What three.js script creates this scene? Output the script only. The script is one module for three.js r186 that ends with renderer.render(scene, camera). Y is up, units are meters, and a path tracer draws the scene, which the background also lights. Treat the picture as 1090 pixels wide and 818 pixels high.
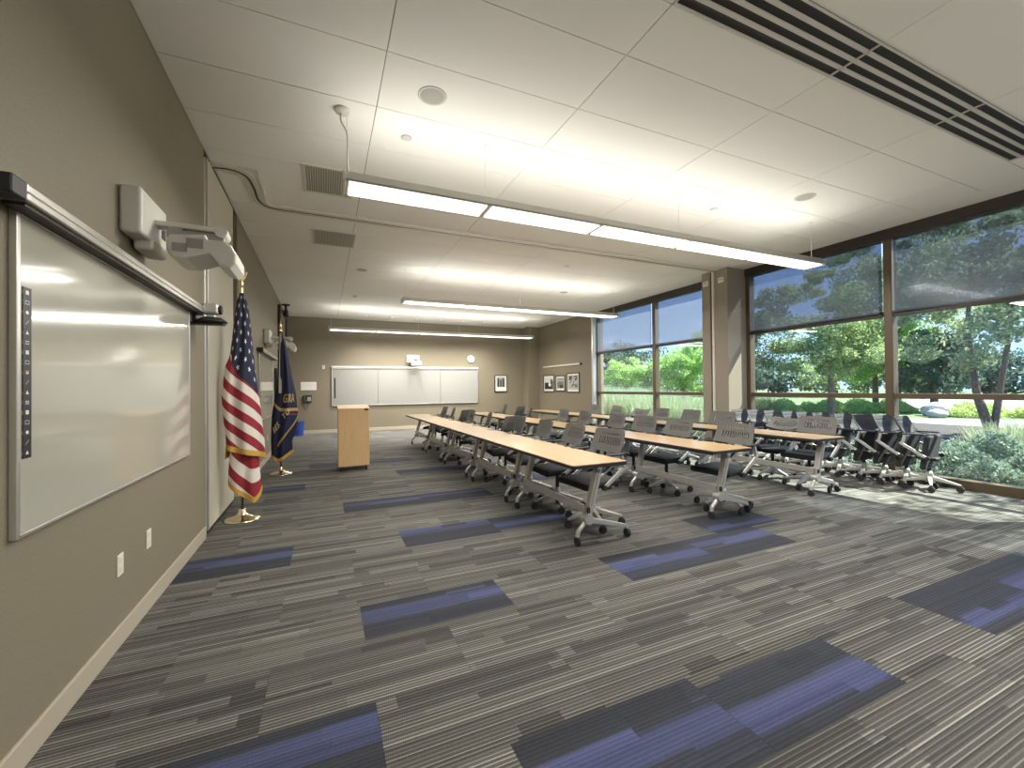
import * as THREE from 'three';
import { RoundedBoxGeometry } from 'three/addons/geometries/RoundedBoxGeometry.js';
import { mergeGeometries, toCreasedNormals } from 'three/addons/utils/BufferGeometryUtils.js';
import { RectAreaLightUniformsLib } from 'three/addons/lights/RectAreaLightUniformsLib.js';
import { ImprovedNoise } from 'three/addons/math/ImprovedNoise.js';

// ---------------------------------------------------------------- camera, sky, sun, lamps' light, exposure
const scene = new THREE.Scene();
const renderer = new THREE.WebGLRenderer({ antialias: true });
renderer.toneMapping = THREE.LinearToneMapping;
renderer.toneMappingExposure = 2.18;
renderer.shadowMap.enabled = true;
const camera = new THREE.PerspectiveCamera(2 * Math.atan(409 / 452.4) * 180 / Math.PI, 1090 / 818, 0.05, 400);
camera.position.set(0, 1.4, 0);
camera.rotation.order = 'YXZ';
camera.rotation.set(0.009187, -0.41699, -0.0098566);
scene.add(camera);

{ // clear summer sky
  const W = 256, Hh = 128, d = new Float32Array(W * Hh * 4);
  for (let j = 0; j < Hh; j++) {
    const el = Math.max(0, ((j + 0.5) / Hh - 0.5) * 2), k = Math.pow(el, 0.5);
    const c = [0.44 * (1 - k) + 0.15 * k, 0.58 * (1 - k) + 0.36 * k, 0.82 * (1 - k) + 0.92 * k];
    for (let i = 0; i < W; i++) d.set([c[0], c[1], c[2], 1], (j * W + i) * 4);
  }
  const t = new THREE.DataTexture(d, W, Hh, THREE.RGBAFormat, THREE.FloatType);
  t.mapping = THREE.EquirectangularReflectionMapping;
  t.magFilter = THREE.LinearFilter; t.needsUpdate = true;
  scene.background = t;
  scene.backgroundIntensity = 1.15;
}
const sun = new THREE.DirectionalLight(new THREE.Color(1.0, 0.95, 0.86), 12.5);
sun.position.set(7 + 30, 39, -4 + 13.5);
sun.target.position.set(7, 0, -4);
sun.castShadow = true;
sun.shadow.mapSize.set(2048, 2048);
Object.assign(sun.shadow.camera, { left: -35, right: 35, top: 35, bottom: -35, near: 1, far: 140 });
scene.add(sun, sun.target);

RectAreaLightUniformsLib.init();
const LAMP_DOWN = 23, LAMP_UP = 7.6, LAMP_COLOR = new THREE.Color(1.0, 0.965, 0.90);

// ---------------------------------------------------------------- helpers
let seed = 7;
const rnd = () => { seed = (seed + 0x6d2b79f5) | 0; let t = Math.imul(seed ^ (seed >>> 15), 1 | seed); t = (t + Math.imul(t ^ (t >>> 7), 61 | t)) ^ t; return ((t ^ (t >>> 14)) >>> 0) / 4294967296; };
const R = (a, b) => a + (b - a) * rnd();
const noise = new ImprovedNoise();
const taken = {};
function numbered(n) { const k = taken[n] = (taken[n] ?? -1) + 1; return k ? n + '_' + String(k).padStart(3, '0') : n; }
const V = (x, y, z) => new THREE.Vector3(x, y, z);
function plain(g) { // one attribute layout for everything that gets merged
  g = g.index ? g.toNonIndexed() : g;
  for (const k of Object.keys(g.attributes)) if (!['position', 'normal', 'uv'].includes(k)) g.deleteAttribute(k);
  if (!g.attributes.uv) g.setAttribute('uv', new THREE.BufferAttribute(new Float32Array(g.attributes.position.count * 2), 2));
  return g;
}
function join(list) { list = [].concat(list).map(plain); return list.length === 1 ? list[0] : mergeGeometries(list); }
function metric(g) { // uv in metres by the face's main direction
  g = plain(g);
  const p = g.attributes.position, n = g.attributes.normal, uv = g.attributes.uv;
  for (let i = 0; i < p.count; i++) {
    const a = Math.abs(n.getX(i)), b = Math.abs(n.getY(i)), c = Math.abs(n.getZ(i));
    if (b >= a && b >= c) uv.setXY(i, p.getX(i), p.getZ(i));
    else if (a >= c) uv.setXY(i, p.getZ(i), p.getY(i));
    else uv.setXY(i, p.getX(i), p.getY(i));
  }
  return g;
}
const box = (w, h, d, x = 0, y = 0, z = 0) => metric(new THREE.BoxGeometry(w, h, d).translate(x, y, z));
const span = (x0, x1, y0, y1, z0, z1) => box(Math.abs(x1 - x0), Math.abs(y1 - y0), Math.abs(z1 - z0), (x0 + x1) / 2, (y0 + y1) / 2, (z0 + z1) / 2);
const rbox = (w, h, d, r, x = 0, y = 0, z = 0, s = 1) => metric(new RoundedBoxGeometry(w, h, d, s, r).translate(x, y, z));
function rod(a, b, r0, r1 = r0, seg = 10) {
  const d = b.clone().sub(a), g = new THREE.CylinderGeometry(r1, r0, d.length(), seg);
  g.applyQuaternion(new THREE.Quaternion().setFromUnitVectors(V(0, 1, 0), d.clone().normalize()));
  return plain(g.translate((a.x + b.x) / 2, (a.y + b.y) / 2, (a.z + b.z) / 2));
}
function bar(a, b, w, h, w2 = w, h2 = h) { // flat tapered bar from a to b; h is its height, w its width
  const d = b.clone().sub(a), L = d.length(), g = new RoundedBoxGeometry(1, 1, L, 1, 0.12);
  const p = g.attributes.position;
  for (let i = 0; i < p.count; i++) { const t = p.getZ(i) / L + 0.5; p.setX(i, p.getX(i) * (w + (w2 - w) * t)); p.setY(i, p.getY(i) * (h + (h2 - h) * t)); }
  const m = new THREE.Matrix4().lookAt(b, a, V(0, 1, 0));
  g.applyMatrix4(m).translate((a.x + b.x) / 2, (a.y + b.y) / 2, (a.z + b.z) / 2);
  g.computeVertexNormals();
  return plain(g);
}
const tube = (pts, r, seg = 24, rad = 8) => plain(new THREE.TubeGeometry(new THREE.CatmullRomCurve3(pts), seg, r, rad));
const lathe = (pts, seg = 24) => plain(new THREE.LatheGeometry(pts.map((p) => new THREE.Vector2(p[0], p[1])), seg));
function obj(name, geos, mat, parent) {
  const m = new THREE.Mesh(join(geos), mat);
  m.castShadow = m.receiveShadow = true;
  m.name = parent ? name : numbered(name);
  (parent ?? scene).add(m);
  return m;
}
function thing(name, label, category, [x, y, z] = [0, 0, 0], turn = 0, group) {
  const o = new THREE.Group(); o.name = numbered(name); scene.add(o);
  o.position.set(x, y, z); o.rotation.y = turn; o.userData = { label, category };
  if (group) o.userData.group = group;
  return o;
}
function struct(name, geos, mat) { const m = obj(name, geos, mat); m.userData.kind = 'structure'; return m; }
function structGroup(name) { const g = new THREE.Group(); g.name = numbered(name); g.userData.kind = 'structure'; scene.add(g); return g; }
function copyOf(src, name, label, [x, y, z], turn = 0, group) {
  const c = src.clone(); c.name = numbered(name); c.userData = { label, category: src.userData.category };
  const g = group ?? src.userData.group; if (g) c.userData.group = g;
  c.position.set(x, y, z); c.rotation.y = turn; scene.add(c); return c;
}
const std = (o) => new THREE.MeshStandardMaterial(o);
const phy = (o) => new THREE.MeshPhysicalMaterial(o);
const lin = (r, g, b) => new THREE.Color().setRGB(r, g, b);
function dataTex(w, h, fn, srgb = true) {
  const d = new Uint8Array(w * h * 4);
  for (let y = 0; y < h; y++) for (let x = 0; x < w; x++) { const c = fn(x, y); const k = (y * w + x) * 4; d[k] = c[0]; d[k + 1] = c[1]; d[k + 2] = c[2]; d[k + 3] = 255; }
  const t = new THREE.DataTexture(d, w, h); t.wrapS = t.wrapT = THREE.RepeatWrapping; t.magFilter = THREE.LinearFilter; t.minFilter = THREE.LinearMipmapLinearFilter; t.generateMipmaps = true;
  if (srgb) t.colorSpace = THREE.SRGBColorSpace; t.needsUpdate = true; return t;
}
function canvasTex(w, h, draw) {
  const c = document.createElement('canvas'); c.width = w; c.height = h; draw(c.getContext('2d'), w, h);
  const t = new THREE.CanvasTexture(c); t.colorSpace = THREE.SRGBColorSpace; t.magFilter = THREE.LinearFilter; return t;
}

// ---------------------------------------------------------------- materials
const M = {};
{
  const wallBump = dataTex(256, 256, (x, y) => { const v = 128 + 45 * noise.noise(x * 0.31, y * 0.07, 1) + 45 * noise.noise(x * 0.07, y * 0.33, 5) + 24 * noise.noise(x * 0.9, y * 0.9, 9); return [v, v, v]; }, false);
  wallBump.repeat.set(4, 4);
  const wallTone = dataTex(256, 256, (x, y) => { const v = 8 * noise.noise(x * 0.33, y * 0.12, 3) + 7 * noise.noise(x * 0.9, y * 0.9, 3); return [128 + v, 119 + v, 100 + v]; });
  wallTone.repeat.set(2.5, 2.5);
  M.wall = std({ map: wallTone, roughness: 0.62, bumpMap: wallBump, bumpScale: 0.0006 });
  const ceilBump = dataTex(256, 256, (x, y) => { const v = 128 + 60 * noise.noise(x * 0.6, y * 0.6, 1) + 40 * (rnd() - 0.5); return [v, v, v]; }, false);
  ceilBump.repeat.set(3, 3);
  M.ceil = std({ color: lin(0.86, 0.85, 0.81), roughness: 0.9, bumpMap: ceilBump, bumpScale: 0.0005 });
  M.ceil2 = std({ color: lin(0.845, 0.835, 0.795), roughness: 0.9, bumpMap: ceilBump, bumpScale: 0.0005 });
  M.ceilGap = std({ color: lin(0.25, 0.24, 0.22), roughness: 0.9 });
}
M.base = std({ color: lin(0.42, 0.37, 0.28), roughness: 0.55 });
M.slab = std({ color: lin(0.12, 0.12, 0.12), roughness: 0.95 });
M.alu = std({ color: lin(0.62, 0.60, 0.56), roughness: 0.34, metalness: 0.75 });
M.silver = std({ color: lin(0.60, 0.585, 0.55), roughness: 0.38, metalness: 0.6 });
M.chrome = std({ color: lin(0.8, 0.8, 0.8), roughness: 0.18, metalness: 1 });
M.black = std({ color: lin(0.018, 0.018, 0.019), roughness: 0.5 });
M.rubber = std({ color: lin(0.02, 0.02, 0.021), roughness: 0.7 });
M.seat = std({ color: lin(0.022, 0.022, 0.026), roughness: 0.8 });
M.backGrey = std({ color: lin(0.105, 0.102, 0.095), roughness: 0.72 });
M.backShaded = std({ color: lin(0.035, 0.035, 0.037), roughness: 0.6 });  // same grey plastic darkened: shade on the nested backs put into the colour
M.bronze = std({ color: lin(0.115, 0.083, 0.053), roughness: 0.42, metalness: 0.35 });
M.darkBronze = std({ color: lin(0.035, 0.028, 0.024), roughness: 0.5, metalness: 0.2 });
M.white = std({ color: lin(0.62, 0.60, 0.55), roughness: 0.45 });
M.offWhite = std({ color: lin(0.66, 0.63, 0.55), roughness: 0.5 });
M.plate = std({ color: lin(0.72, 0.66, 0.52), roughness: 0.4 });
M.board = phy({ color: lin(0.42, 0.405, 0.34), roughness: 0.1, clearcoat: 0.3, clearcoatRoughness: 0.04 });
M.partition = std({ color: lin(0.50, 0.46, 0.36), roughness: 0.7 });
M.column = std({ color: lin(0.24, 0.205, 0.16), roughness: 0.6 });
M.brass = std({ color: lin(0.80, 0.62, 0.30), roughness: 0.22, metalness: 1 });
M.gold = std({ color: lin(0.55, 0.33, 0.06), roughness: 0.75 });
M.glass = phy({ color: lin(0.90, 0.95, 0.93), transmission: 1, thickness: 0, roughness: 0, ior: 1.5 });
M.shade = phy({ color: lin(0.44, 0.455, 0.50), transmission: 0.96, thickness: 0, roughness: 0.2, ior: 1.2, side: THREE.DoubleSide });
M.shadePale = phy({ color: lin(0.52, 0.54, 0.585), transmission: 0.95, thickness: 0, roughness: 0.32, ior: 1.2, side: THREE.DoubleSide });
M.lampGlow = std({ color: lin(0.9, 0.9, 0.88), roughness: 0.5, emissive: lin(1.0, 0.97, 0.88), emissiveIntensity: 1.3 });
M.grilleGrey = std({ color: lin(0.30, 0.29, 0.27), roughness: 0.6 });
M.cable = std({ color: lin(0.7, 0.7, 0.68), roughness: 0.5 });
function woodTex(w, h, base, amp) {
  return dataTex(w, h, (x, y) => {
    const warp = 3 * noise.noise(x * 0.006, y * 0.02, 2);
    const v = amp * (noise.noise(x * 0.01, y * 0.16 + warp, 1) + 0.6 * noise.noise(x * 0.03, y * 0.6, 4) + 0.4 * noise.noise(x * 0.1, y * 1.3, 8));
    return [base[0] + v, base[1] + v * 0.95, base[2] + v * 0.8];
  });
}
M.maple = phy({ map: woodTex(512, 256, [170, 142, 99], 9), roughness: 0.34, clearcoat: 0.25, clearcoatRoughness: 0.2 });
{ const t = woodTex(256, 512, [222, 184, 134], 10); t.center.set(0.5, 0.5); t.rotation = Math.PI / 2; M.lecternWood = std({ map: t, roughness: 0.45 }); }

// ================================================================ THE SETTING
const XL = -1.043, XW = 7.73, ZB = -15.0, ZF = 3.4, C = 3.724;
const TW = 0.915, TD = 0.457; // carpet tile

// ---- floor with its carpet tiles
{
  const floor = struct('floor', [span(XL - 0.3, XW + 0.2, -0.3, -0.006, ZF + 0.2, ZB - 0.2)], M.slab);
  const cw = 512, ch = 256;
  function stripes(w, h, cols, rows, cellFn) {
    const d = new Uint8Array(w * h * 4);
    for (let cy = 0; cy < rows; cy++) for (let cx = 0; cx < cols; cx++) {
      const paint = cellFn(cy * cols + cx), W = w / cols, H = h / rows;
      for (let y = 0; y < H; y++) for (let x = 0; x < W; x++) {
        const c = paint(x / W, y / H), k = ((cy * H + y) * w + cx * W + x) * 4;
        d[k] = Math.max(0, Math.min(255, c[0])); d[k + 1] = Math.max(0, Math.min(255, c[1])); d[k + 2] = Math.max(0, Math.min(255, c[2])); d[k + 3] = 255;
      }
    }
    const t = new THREE.DataTexture(d, w, h); t.colorSpace = THREE.SRGBColorSpace; t.magFilter = THREE.LinearFilter; t.minFilter = THREE.LinearMipmapLinearFilter; t.generateMipmaps = true; t.needsUpdate = true; return t;
  }
  const NL = 24;
  function planks(n) { // random plank layout: for a stripe and place along it, a tone
    const bands = []; let y = 0;
    while (y < NL) { const k = 1 + Math.floor(rnd() * 4), cuts = []; let x = -rnd() * 0.5; while (x < 1) { const l = R(0.2, 0.9); cuts.push([x, x + l, rnd(), rnd() < 0.12]); x += l; } for (let i = 0; i < k && y < NL; i++, y++) bands.push(cuts); }
    return (s, x) => { for (const c of bands[s]) if (x < c[1]) return c; return [0, 1, 0.5, false]; };
  }
  const grey = stripes(2048, 2048, 4, 8, () => {
    const tone = planks(), line = Array.from({ length: NL }, () => R(-1, 1)), gap = Array.from({ length: NL }, () => rnd()), base = R(-5, 5);
    return (u, v) => {
      const s = Math.min(NL - 1, Math.floor(v * NL)), f = v * NL - s, c = tone(s, u), t = c[2];
      let g = 66 + 20 * t + 5 * line[s];
      if (f > 0.66) g = 104 + 34 * t + line[s] * 26; // the light rib
      else if (f < 0.26 && gap[s] < 0.5) g -= 20;
      if (c[3]) g = g * 0.72;
      g = g * 0.95 + base + 26 * (rnd() - 0.5) + 6 * Math.sin(u * 700 + s * 2);
      return [g * 1.0, g * 0.985, g * 0.93];
    };
  });
  const blue = stripes(2048, 1024, 4, 4, () => {
    const tone = planks(), at = R(0.2, 0.8), wid = R(0.1, 0.22), line = Array.from({ length: NL }, () => R(-1, 1)), a2 = R(0, 1), edge = rnd() < 0.6, flip = rnd() < 0.5;
    return (u, v0) => {
      const v = flip ? 1 - v0 : v0, s = Math.min(NL - 1, Math.floor(v * NL)), f = v * NL - s, t = tone(s, u)[2];
      const wob = 0.12 * (t - 0.5), b = Math.max(0, Math.min(1, (wid - Math.abs(v + wob - at)) / 0.06)), b2 = Math.max(0, 1 - Math.abs(v - a2) / 0.12) * 0.25;
      const k = Math.min(1, b * (0.7 + 0.3 * t) + b2), yarn = 22 * (rnd() - 0.5) + (f > 0.6 ? 7 : -4) + line[s] * 4;
      let c = [34 + 20 * k + 9 * t, 36 + 24 * k + 9 * t, 44 + 50 * k + 10 * t];
      if (edge && v > 0.82 + 0.06 * t) { const g = f > 0.66 ? 92 : 62; c = [g, g * 0.98, g * 0.9]; }
      return [c[0] + yarn, c[1] + yarn, c[2] + yarn];
    };
  });
  const greyM = std({ map: grey, roughness: 0.93, bumpMap: grey, bumpScale: 0.0006 }), blueM = std({ map: blue, roughness: 0.93, bumpMap: blue, bumpScale: 0.0006 });
  const cache = {};
  function tileGeo(cols, rows, n, x0, x1, z0, z1, fx0, fz0) { // x0..z1 the cut tile, fx0/fz0 where the whole tile begins
    const cx = n % cols, cy = Math.floor(n / cols);
    const g = new THREE.BoxGeometry(x1 - x0 - 0.0012, 0.006, z1 - z0 - 0.0012);
    const p = g.attributes.position, uv = g.attributes.uv, mx = (x0 + x1) / 2, mz = (z0 + z1) / 2;
    for (let i = 0; i < p.count; i++) {
      const u = Math.min(0.998, Math.max(0.002, (p.getX(i) + mx - fx0) / TW)), v = Math.min(0.996, Math.max(0.004, (p.getZ(i) + mz - fz0) / TD));
      uv.setXY(i, (cx + u) / cols, (cy + v) / rows);
    }
    return g;
  }
  const isBlue = (x, z) => BLUE.some(([bx, bz]) => Math.abs(x - bx) < 0.3 && Math.abs(z - bz) < 0.2);
  // blue tiles by a point inside each (left to right, near to far)
  const BLUE = [[-0.2, -1.77], [1.1, -1.3], [2.0, -1.3], [3.9, -1.3], [4.8, -1.3], [5.7, -1.3], [0.66, -2.7], [2.5, -2.7], [3.4, -2.7], [4.0, -3.15], [-0.7, -4.05], [1.1, -4.05], [2.0, -4.05],
    [0.66, -5.45], [1.57, -5.45], [-0.25, -6.8], [-0.7, -6.8], [0.6, -6.8], [2.45, -4.95], [5.2, -3.15], [6.1, -3.15], [2.95, -5.9], [3.9, -4.5], [4.8, -6.8], [6.6, -5.4], [0.2, -8.6], [1.1, -8.6], [-0.3, -9.6], [2.5, -8.2], [0.7, -11.3], [1.6, -12.2], [0.6, -13.6], [3.4, -9.5], [5.2, -10], [1.57, -7.3], [2.4, -7.3]];
  const far = { grey: [], blue: [] };
  let row = 0;
  for (let z1 = -0.176; z1 > ZB; z1 -= TD, row++) {
    const z0 = Math.max(ZB, z1 - TD), off = row % 2 ? 0.2925 : 0.2925 - 0; // parity below
    const start = (row % 2 ? 0.205 : 0.6625) - TW * 3;
    for (let fx = start; fx < XW - 0.02; fx += TW) {
      const x0 = Math.max(XL, fx), x1 = Math.min(XW - 0.01, fx + TW);
      if (x1 - x0 < 0.03) continue;
      const mx = (x0 + x1) / 2, mz = (z0 + z1) / 2, b = isBlue(mx, mz);
      const n = Math.floor(rnd() * (b ? 16 : 32)), cut = x1 - x0 < TW - 0.01 || z1 - z0 < TD - 0.01;
      const bearing = Math.atan2(mx, -mz), inView = bearing > -0.75 && bearing < 1.42 && mz < -0.5;
      if (mz < -11.5 || !inView) { far[b ? 'blue' : 'grey'].push(tileGeo(4, b ? 4 : 8, n, x0, x1, z0, z1, fx, z0).translate(mx, -0.003, mz)); continue; }
      let g;
      if (cut) g = tileGeo(4, b ? 4 : 8, n, x0, x1, z0, z1, fx, z0);
      else g = cache[(b ? 'b' : 'g') + n] ??= tileGeo(4, b ? 4 : 8, n, -TW / 2, TW / 2, -TD / 2, TD / 2, -TW / 2, -TD / 2);
      const m = new THREE.Mesh(g, b ? blueM : greyM); m.name = 'carpet_tile'; m.receiveShadow = true; m.position.set(mx, -0.003, mz); floor.add(m);
    }
  }
  for (const k of ['grey', 'blue']) { const m = obj('distant_carpet_tiles', far[k], k === 'grey' ? greyM : blueM, floor); m.userData.kind = 'stuff'; }
  obj('floor_strip', [span(XL - 0.01, XW, -0.006, 0, ZF, -0.176)], std({ color: lin(0.1, 0.098, 0.09), roughness: 0.95 }), floor);
}

// ---- ceiling with its panels
const ceilRows = [];
{
  const ceil = struct('ceiling', [span(XL - 0.3, XW + 0.3, C + 0.012, C + 0.3, ZF + 0.2, ZB - 0.2)], M.ceilGap);
  const zs = [-1.59, -1.94, -2.37]; for (let z = -2.99; z > ZB; z -= 0.625) zs.push(z); zs.push(ZB);
  const near = []; for (let z = -1.59; z < ZF; z += 0.625) near.push(z); near.push(ZF); zs.unshift(...near.slice(1).reverse());
  const xs = [XL, 0.41, 1.95, 3.49, 5.035, 6.58, 7.3];
  for (let i = 0; i + 1 < zs.length; i++) for (let j = 0; j + 1 < xs.length; j++) {
    const z1 = zs[i], z0 = zs[i + 1], x0 = xs[j], x1 = xs[j + 1];
    if (z1 - z0 < 0.02) continue;
    if (Math.abs(z1 + 1.59) < 0.01 && j >= 2 && j <= 4) continue; // slot diffuser
    const g = new THREE.BoxGeometry(x1 - x0 - 0.007, 0.012 + R(-0.0008, 0.0008), z1 - z0 - 0.007);
    const m = new THREE.Mesh(metric(g), (i + j) % 3 ? M.ceil : M.ceil2); m.name = 'ceiling_panel'; m.receiveShadow = m.castShadow = true;
    m.position.set((x0 + x1) / 2, C + 0.006, (z0 + z1) / 2); ceil.add(m);
  }
  obj('ceiling_border', [span(7.303, XW + 0.05, C - 0.002, C + 0.012, ZF, ZB)], M.ceil, ceil);
}
// ---- walls
const wl = struct('wall_left', [span(XL - 0.3, XL, -0.02, C + 0.02, ZF + 0.2, -4.9)], M.wall);
struct('wall_left_far', [span(XL - 0.3, XL, -0.02, C + 0.02, -6.62, ZB - 0.2)], M.wall);
struct('wall_left_pocket', [span(XL - 0.5, XL - 0.3, -0.02, C + 0.02, -4.9, -6.62)], M.wall);
struct('wall_back', [span(XL - 0.3, 7.12, -0.02, C + 0.02, ZB - 0.2, ZB)], M.wall);
struct('wall_back_corner', [span(7.12, 8.1, -0.02, C + 0.02, ZB - 0.2, -14.55)], M.wall);
struct('wall_right', [span(7.6, 8.05, -0.02, C + 0.02, -14.55, -11.05)], M.wall);
struct('wall_front', [span(XL - 0.3, XW + 0.3, -0.02, C + 0.02, ZF, ZF + 0.2)], M.wall);
struct('baseboard_left', [rbox(0.016, 0.112, ZF + 4.88, 0.004, XL + 0.008, 0.056, (ZF - 4.88) / 2)], M.base);
struct('baseboard_left_far', [rbox(0.016, 0.112, 5.35, 0.004, XL + 0.008, 0.056, -6.62 - 2.675), span(XL - 0.28, XL + 0.016, 0, 0.112, -6.604, -6.62), rbox(0.016, 0.112, 0.95, 0.004, XL + 0.008, 0.056, -14.52)], M.base);
struct('baseboard_back', [rbox(8.14, 0.112, 0.016, 0.004, XL + 4.09, 0.056, ZB + 0.008), rbox(0.016, 0.112, 0.43, 0.004, 7.112, 0.056, -14.77), rbox(0.48, 0.112, 0.016, 0.004, 7.36, 0.056, -14.542)], M.base);
struct('baseboard_right', [rbox(0.016, 0.112, 3.48, 0.004, 7.592, 0.056, -12.8)], M.base);
struct('trim_1', [rbox(0.05, C - 0.08, 0.035, 0.006, XL - 0.018, C / 2 - 0.03, -4.925), rbox(0.03, C - 0.1, 0.03, 0.004, XL - 0.02, C / 2 - 0.04, -4.985)], M.alu);
struct('trim_2', [span(XL - 0.04, XL - 0.002, 0.02, C - 0.03, -4.943, -4.969)], M.darkBronze);
// door at the far end of the left wall
{
  const d = structGroup('door_1');
  const z0 = -12.05, z1 = -13.95, h = 3.45;
  obj('door_frame', [rbox(0.07, h, 0.09, 0.006, XL + 0.035, h / 2, z0), rbox(0.07, h, 0.09, 0.006, XL + 0.035, h / 2, z1), rbox(0.07, 0.09, 1.99, 0.006, XL + 0.035, h + 0.045, (z0 + z1) / 2), rbox(0.06, 0.09, 1.8, 0.006, XL + 0.03, 2.2, (z0 + z1) / 2)], M.darkBronze, d);
  obj('door_panel', [rbox(0.04, 2.14, 1.79, 0.006, XL + 0.022, 1.075, (z0 + z1) / 2)], std({ color: lin(0.2, 0.15, 0.1), roughness: 0.5 }), d);
  obj('transom_panel', [rbox(0.03, 1.2, 1.79, 0.006, XL + 0.016, 2.85, (z0 + z1) / 2)], M.column, d);
  obj('door_handle', [rod(V(XL + 0.045, 1.0, z0 - 0.18), V(XL + 0.11, 1.0, z0 - 0.18), 0.011), rod(V(XL + 0.1, 1.0, z0 - 0.18), V(XL + 0.1, 1.0, z0 - 0.31), 0.011)], M.chrome, d);
}
// ---- the window wall
const GX = XW + 0.07; // glass
function windowBay(no, zs, jamb) { // zs: frame centre lines from near to far
  const w = structGroup('window_' + no), zn = zs[0], zf = zs[zs.length - 1], zm = (zn + zf) / 2, L = zn - zf;
  obj('window_frame', [span(XW - 0.005, XW + 0.16, -0.02, 0.115, zn + 0.05, zf - 0.05), span(XW, XW + 0.15, 3.57, C + 0.02, zn + 0.05, zf - 0.05)], [M.bronze][0], w);
  obj('window_head', [span(XW - 0.03, XW, 3.575, C, zn + 0.05, zf - 0.05)], M.darkBronze, w);
  for (const z of zs) obj('mullion', [rbox(0.14, 3.5, z === zn || z === zf ? 0.09 : 0.105, 0.005, XW + 0.08, 1.83, z), rbox(0.03, 3.44, 0.05, 0.004, XW + 0.02, 1.84, z + 0.015)], M.bronze, w);
  obj('rail', [rbox(0.1, 0.075, L, 0.005, XW + 0.07, 1.225, zm)], M.bronze, w);
  obj('upper_rail', [rbox(0.1, 0.075, L, 0.005, XW + 0.08, 2.46, zm)], M.darkBronze, w);
  for (let i = 0; i + 1 < zs.length; i++) for (const [y0, y1] of [[0.11, 1.19], [1.26, 2.42], [2.5, 3.58]]) {
    obj('glass_pane', [span(GX - 0.003, GX + 0.003, y0, y1, zs[i] - 0.045, zs[i + 1] + 0.045)], M.glass, w);
  }
  return w;
}
windowBay(1, [-6.5, -8.48, -10.98]);
windowBay(2, [-1.15, -3.53, -5.83]);
windowBay(3, [3.35, 1.2, -1.05]);
struct('trim_3', [span(XW - 0.01, XW + 0.16, -0.02, C + 0.02, -5.87, -6.46)], M.column);
struct('trim_4', [rbox(0.13, C, 0.09, 0.006, XW - 0.065, C / 2, -11.01)], M.alu);
// column: two boxes with the partition's white jamb between them
{
  const c = structGroup('wall_column');
  obj('column_box', [rbox(0.52, C, 0.3, 0.006, 7.47, C / 2, -6.01)], M.column, c);
  obj('column_box', [rbox(0.52, C, 0.2, 0.006, 7.47, C / 2, -6.37)], M.column, c);
  obj('jamb_strip', [rbox(0.05, C, 0.055, 0.005, 7.24, C / 2, -6.205), rbox(0.03, C, 0.025, 0.004, 7.22, C / 2, -6.205)], M.offWhite, c);
}
// the track of the folding partition across the ceiling
{
  const t = structGroup('partition_track');
  const y = C - 0.012;
  obj('track_rail', [rbox(7.75, 0.024, 0.16, 0.004, 3.32, y, -6.12)], M.offWhite, t);
  obj('track_slot', [span(-0.45, 7.19, C - 0.0265, C - 0.02, -6.112, -6.128)], M.darkBronze, t);
  const cv = [V(-1.04, y, -5.225), V(-0.91, y, -5.2), V(-0.81, y, -5.23), V(-0.745, y, -5.32), V(-0.715, y, -5.56), V(-0.70, y, -5.95), V(-0.62, y, -6.09), V(-0.45, y, -6.12)];
  const ribbon = (pts, w, y0, y1) => { const s = new THREE.CatmullRomCurve3(pts).getSpacedPoints(48), P = [], pos = []; for (let i = 0; i < s.length; i++) { const a = s[Math.max(0, i - 1)], b = s[Math.min(s.length - 1, i + 1)], d = b.clone().sub(a).normalize(), n = V(-d.z, 0, d.x).multiplyScalar(w / 2); P.push([s[i].clone().add(n), s[i].clone().sub(n)]); }
    const quad = (a, b, c, d) => pos.push(...a, ...b, ...c, ...a, ...c, ...d); const at = (v, yy) => [v.x, yy, v.z];
    for (let i = 0; i + 1 < P.length; i++) { const [a, b] = P[i], [c, d] = P[i + 1]; quad(at(a, y0), at(b, y0), at(d, y0), at(c, y0)); quad(at(a, y1), at(c, y1), at(d, y1), at(b, y1)); quad(at(a, y0), at(c, y0), at(c, y1), at(a, y1)); quad(at(b, y0), at(b, y1), at(d, y1), at(d, y0)); }
    const g = new THREE.BufferGeometry(); g.setAttribute('position', new THREE.Float32BufferAttribute(pos, 3)); g.computeVertexNormals(); return plain(g); };
  obj('track_curve', [ribbon(cv, 0.13, C - 0.022, C)], M.offWhite, t);
  obj('curve_slot', [ribbon(cv, 0.022, C - 0.026, C - 0.0225)], M.black, t);
  obj('pocket_cover', [span(-1.03, -0.79, C - 0.01, C, -5.33, -6.04)], M.ceil2, t);
  obj('pocket_frame', [span(-1.04, -0.645, C - 0.016, C, -5.155, -5.135), span(-0.645, -0.625, C - 0.016, C, -5.135, -6.03)], M.offWhite, t);
}
// the stacked partition leaf closing the pocket in the left wall
{
  const p = thing('partition_panel', 'tall beige folding partition leaf standing in the left wall behind the striped flag', 'partition', [-1.068, 0, -5.65], 0.0);
  obj('panel', [rbox(0.07, C - 0.07, 1.27, 0.008, 0, C / 2 + 0.005, 0)], M.partition, p);
  obj('edge_strip', [rbox(0.076, C - 0.07, 0.03, 0.004, 0.0, C / 2 + 0.005, 0.64)], M.alu, p);
  obj('bottom_seal', [span(-0.02, 0.02, 0, 0.04, -0.62, 0.62)], M.black, p);
}

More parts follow.
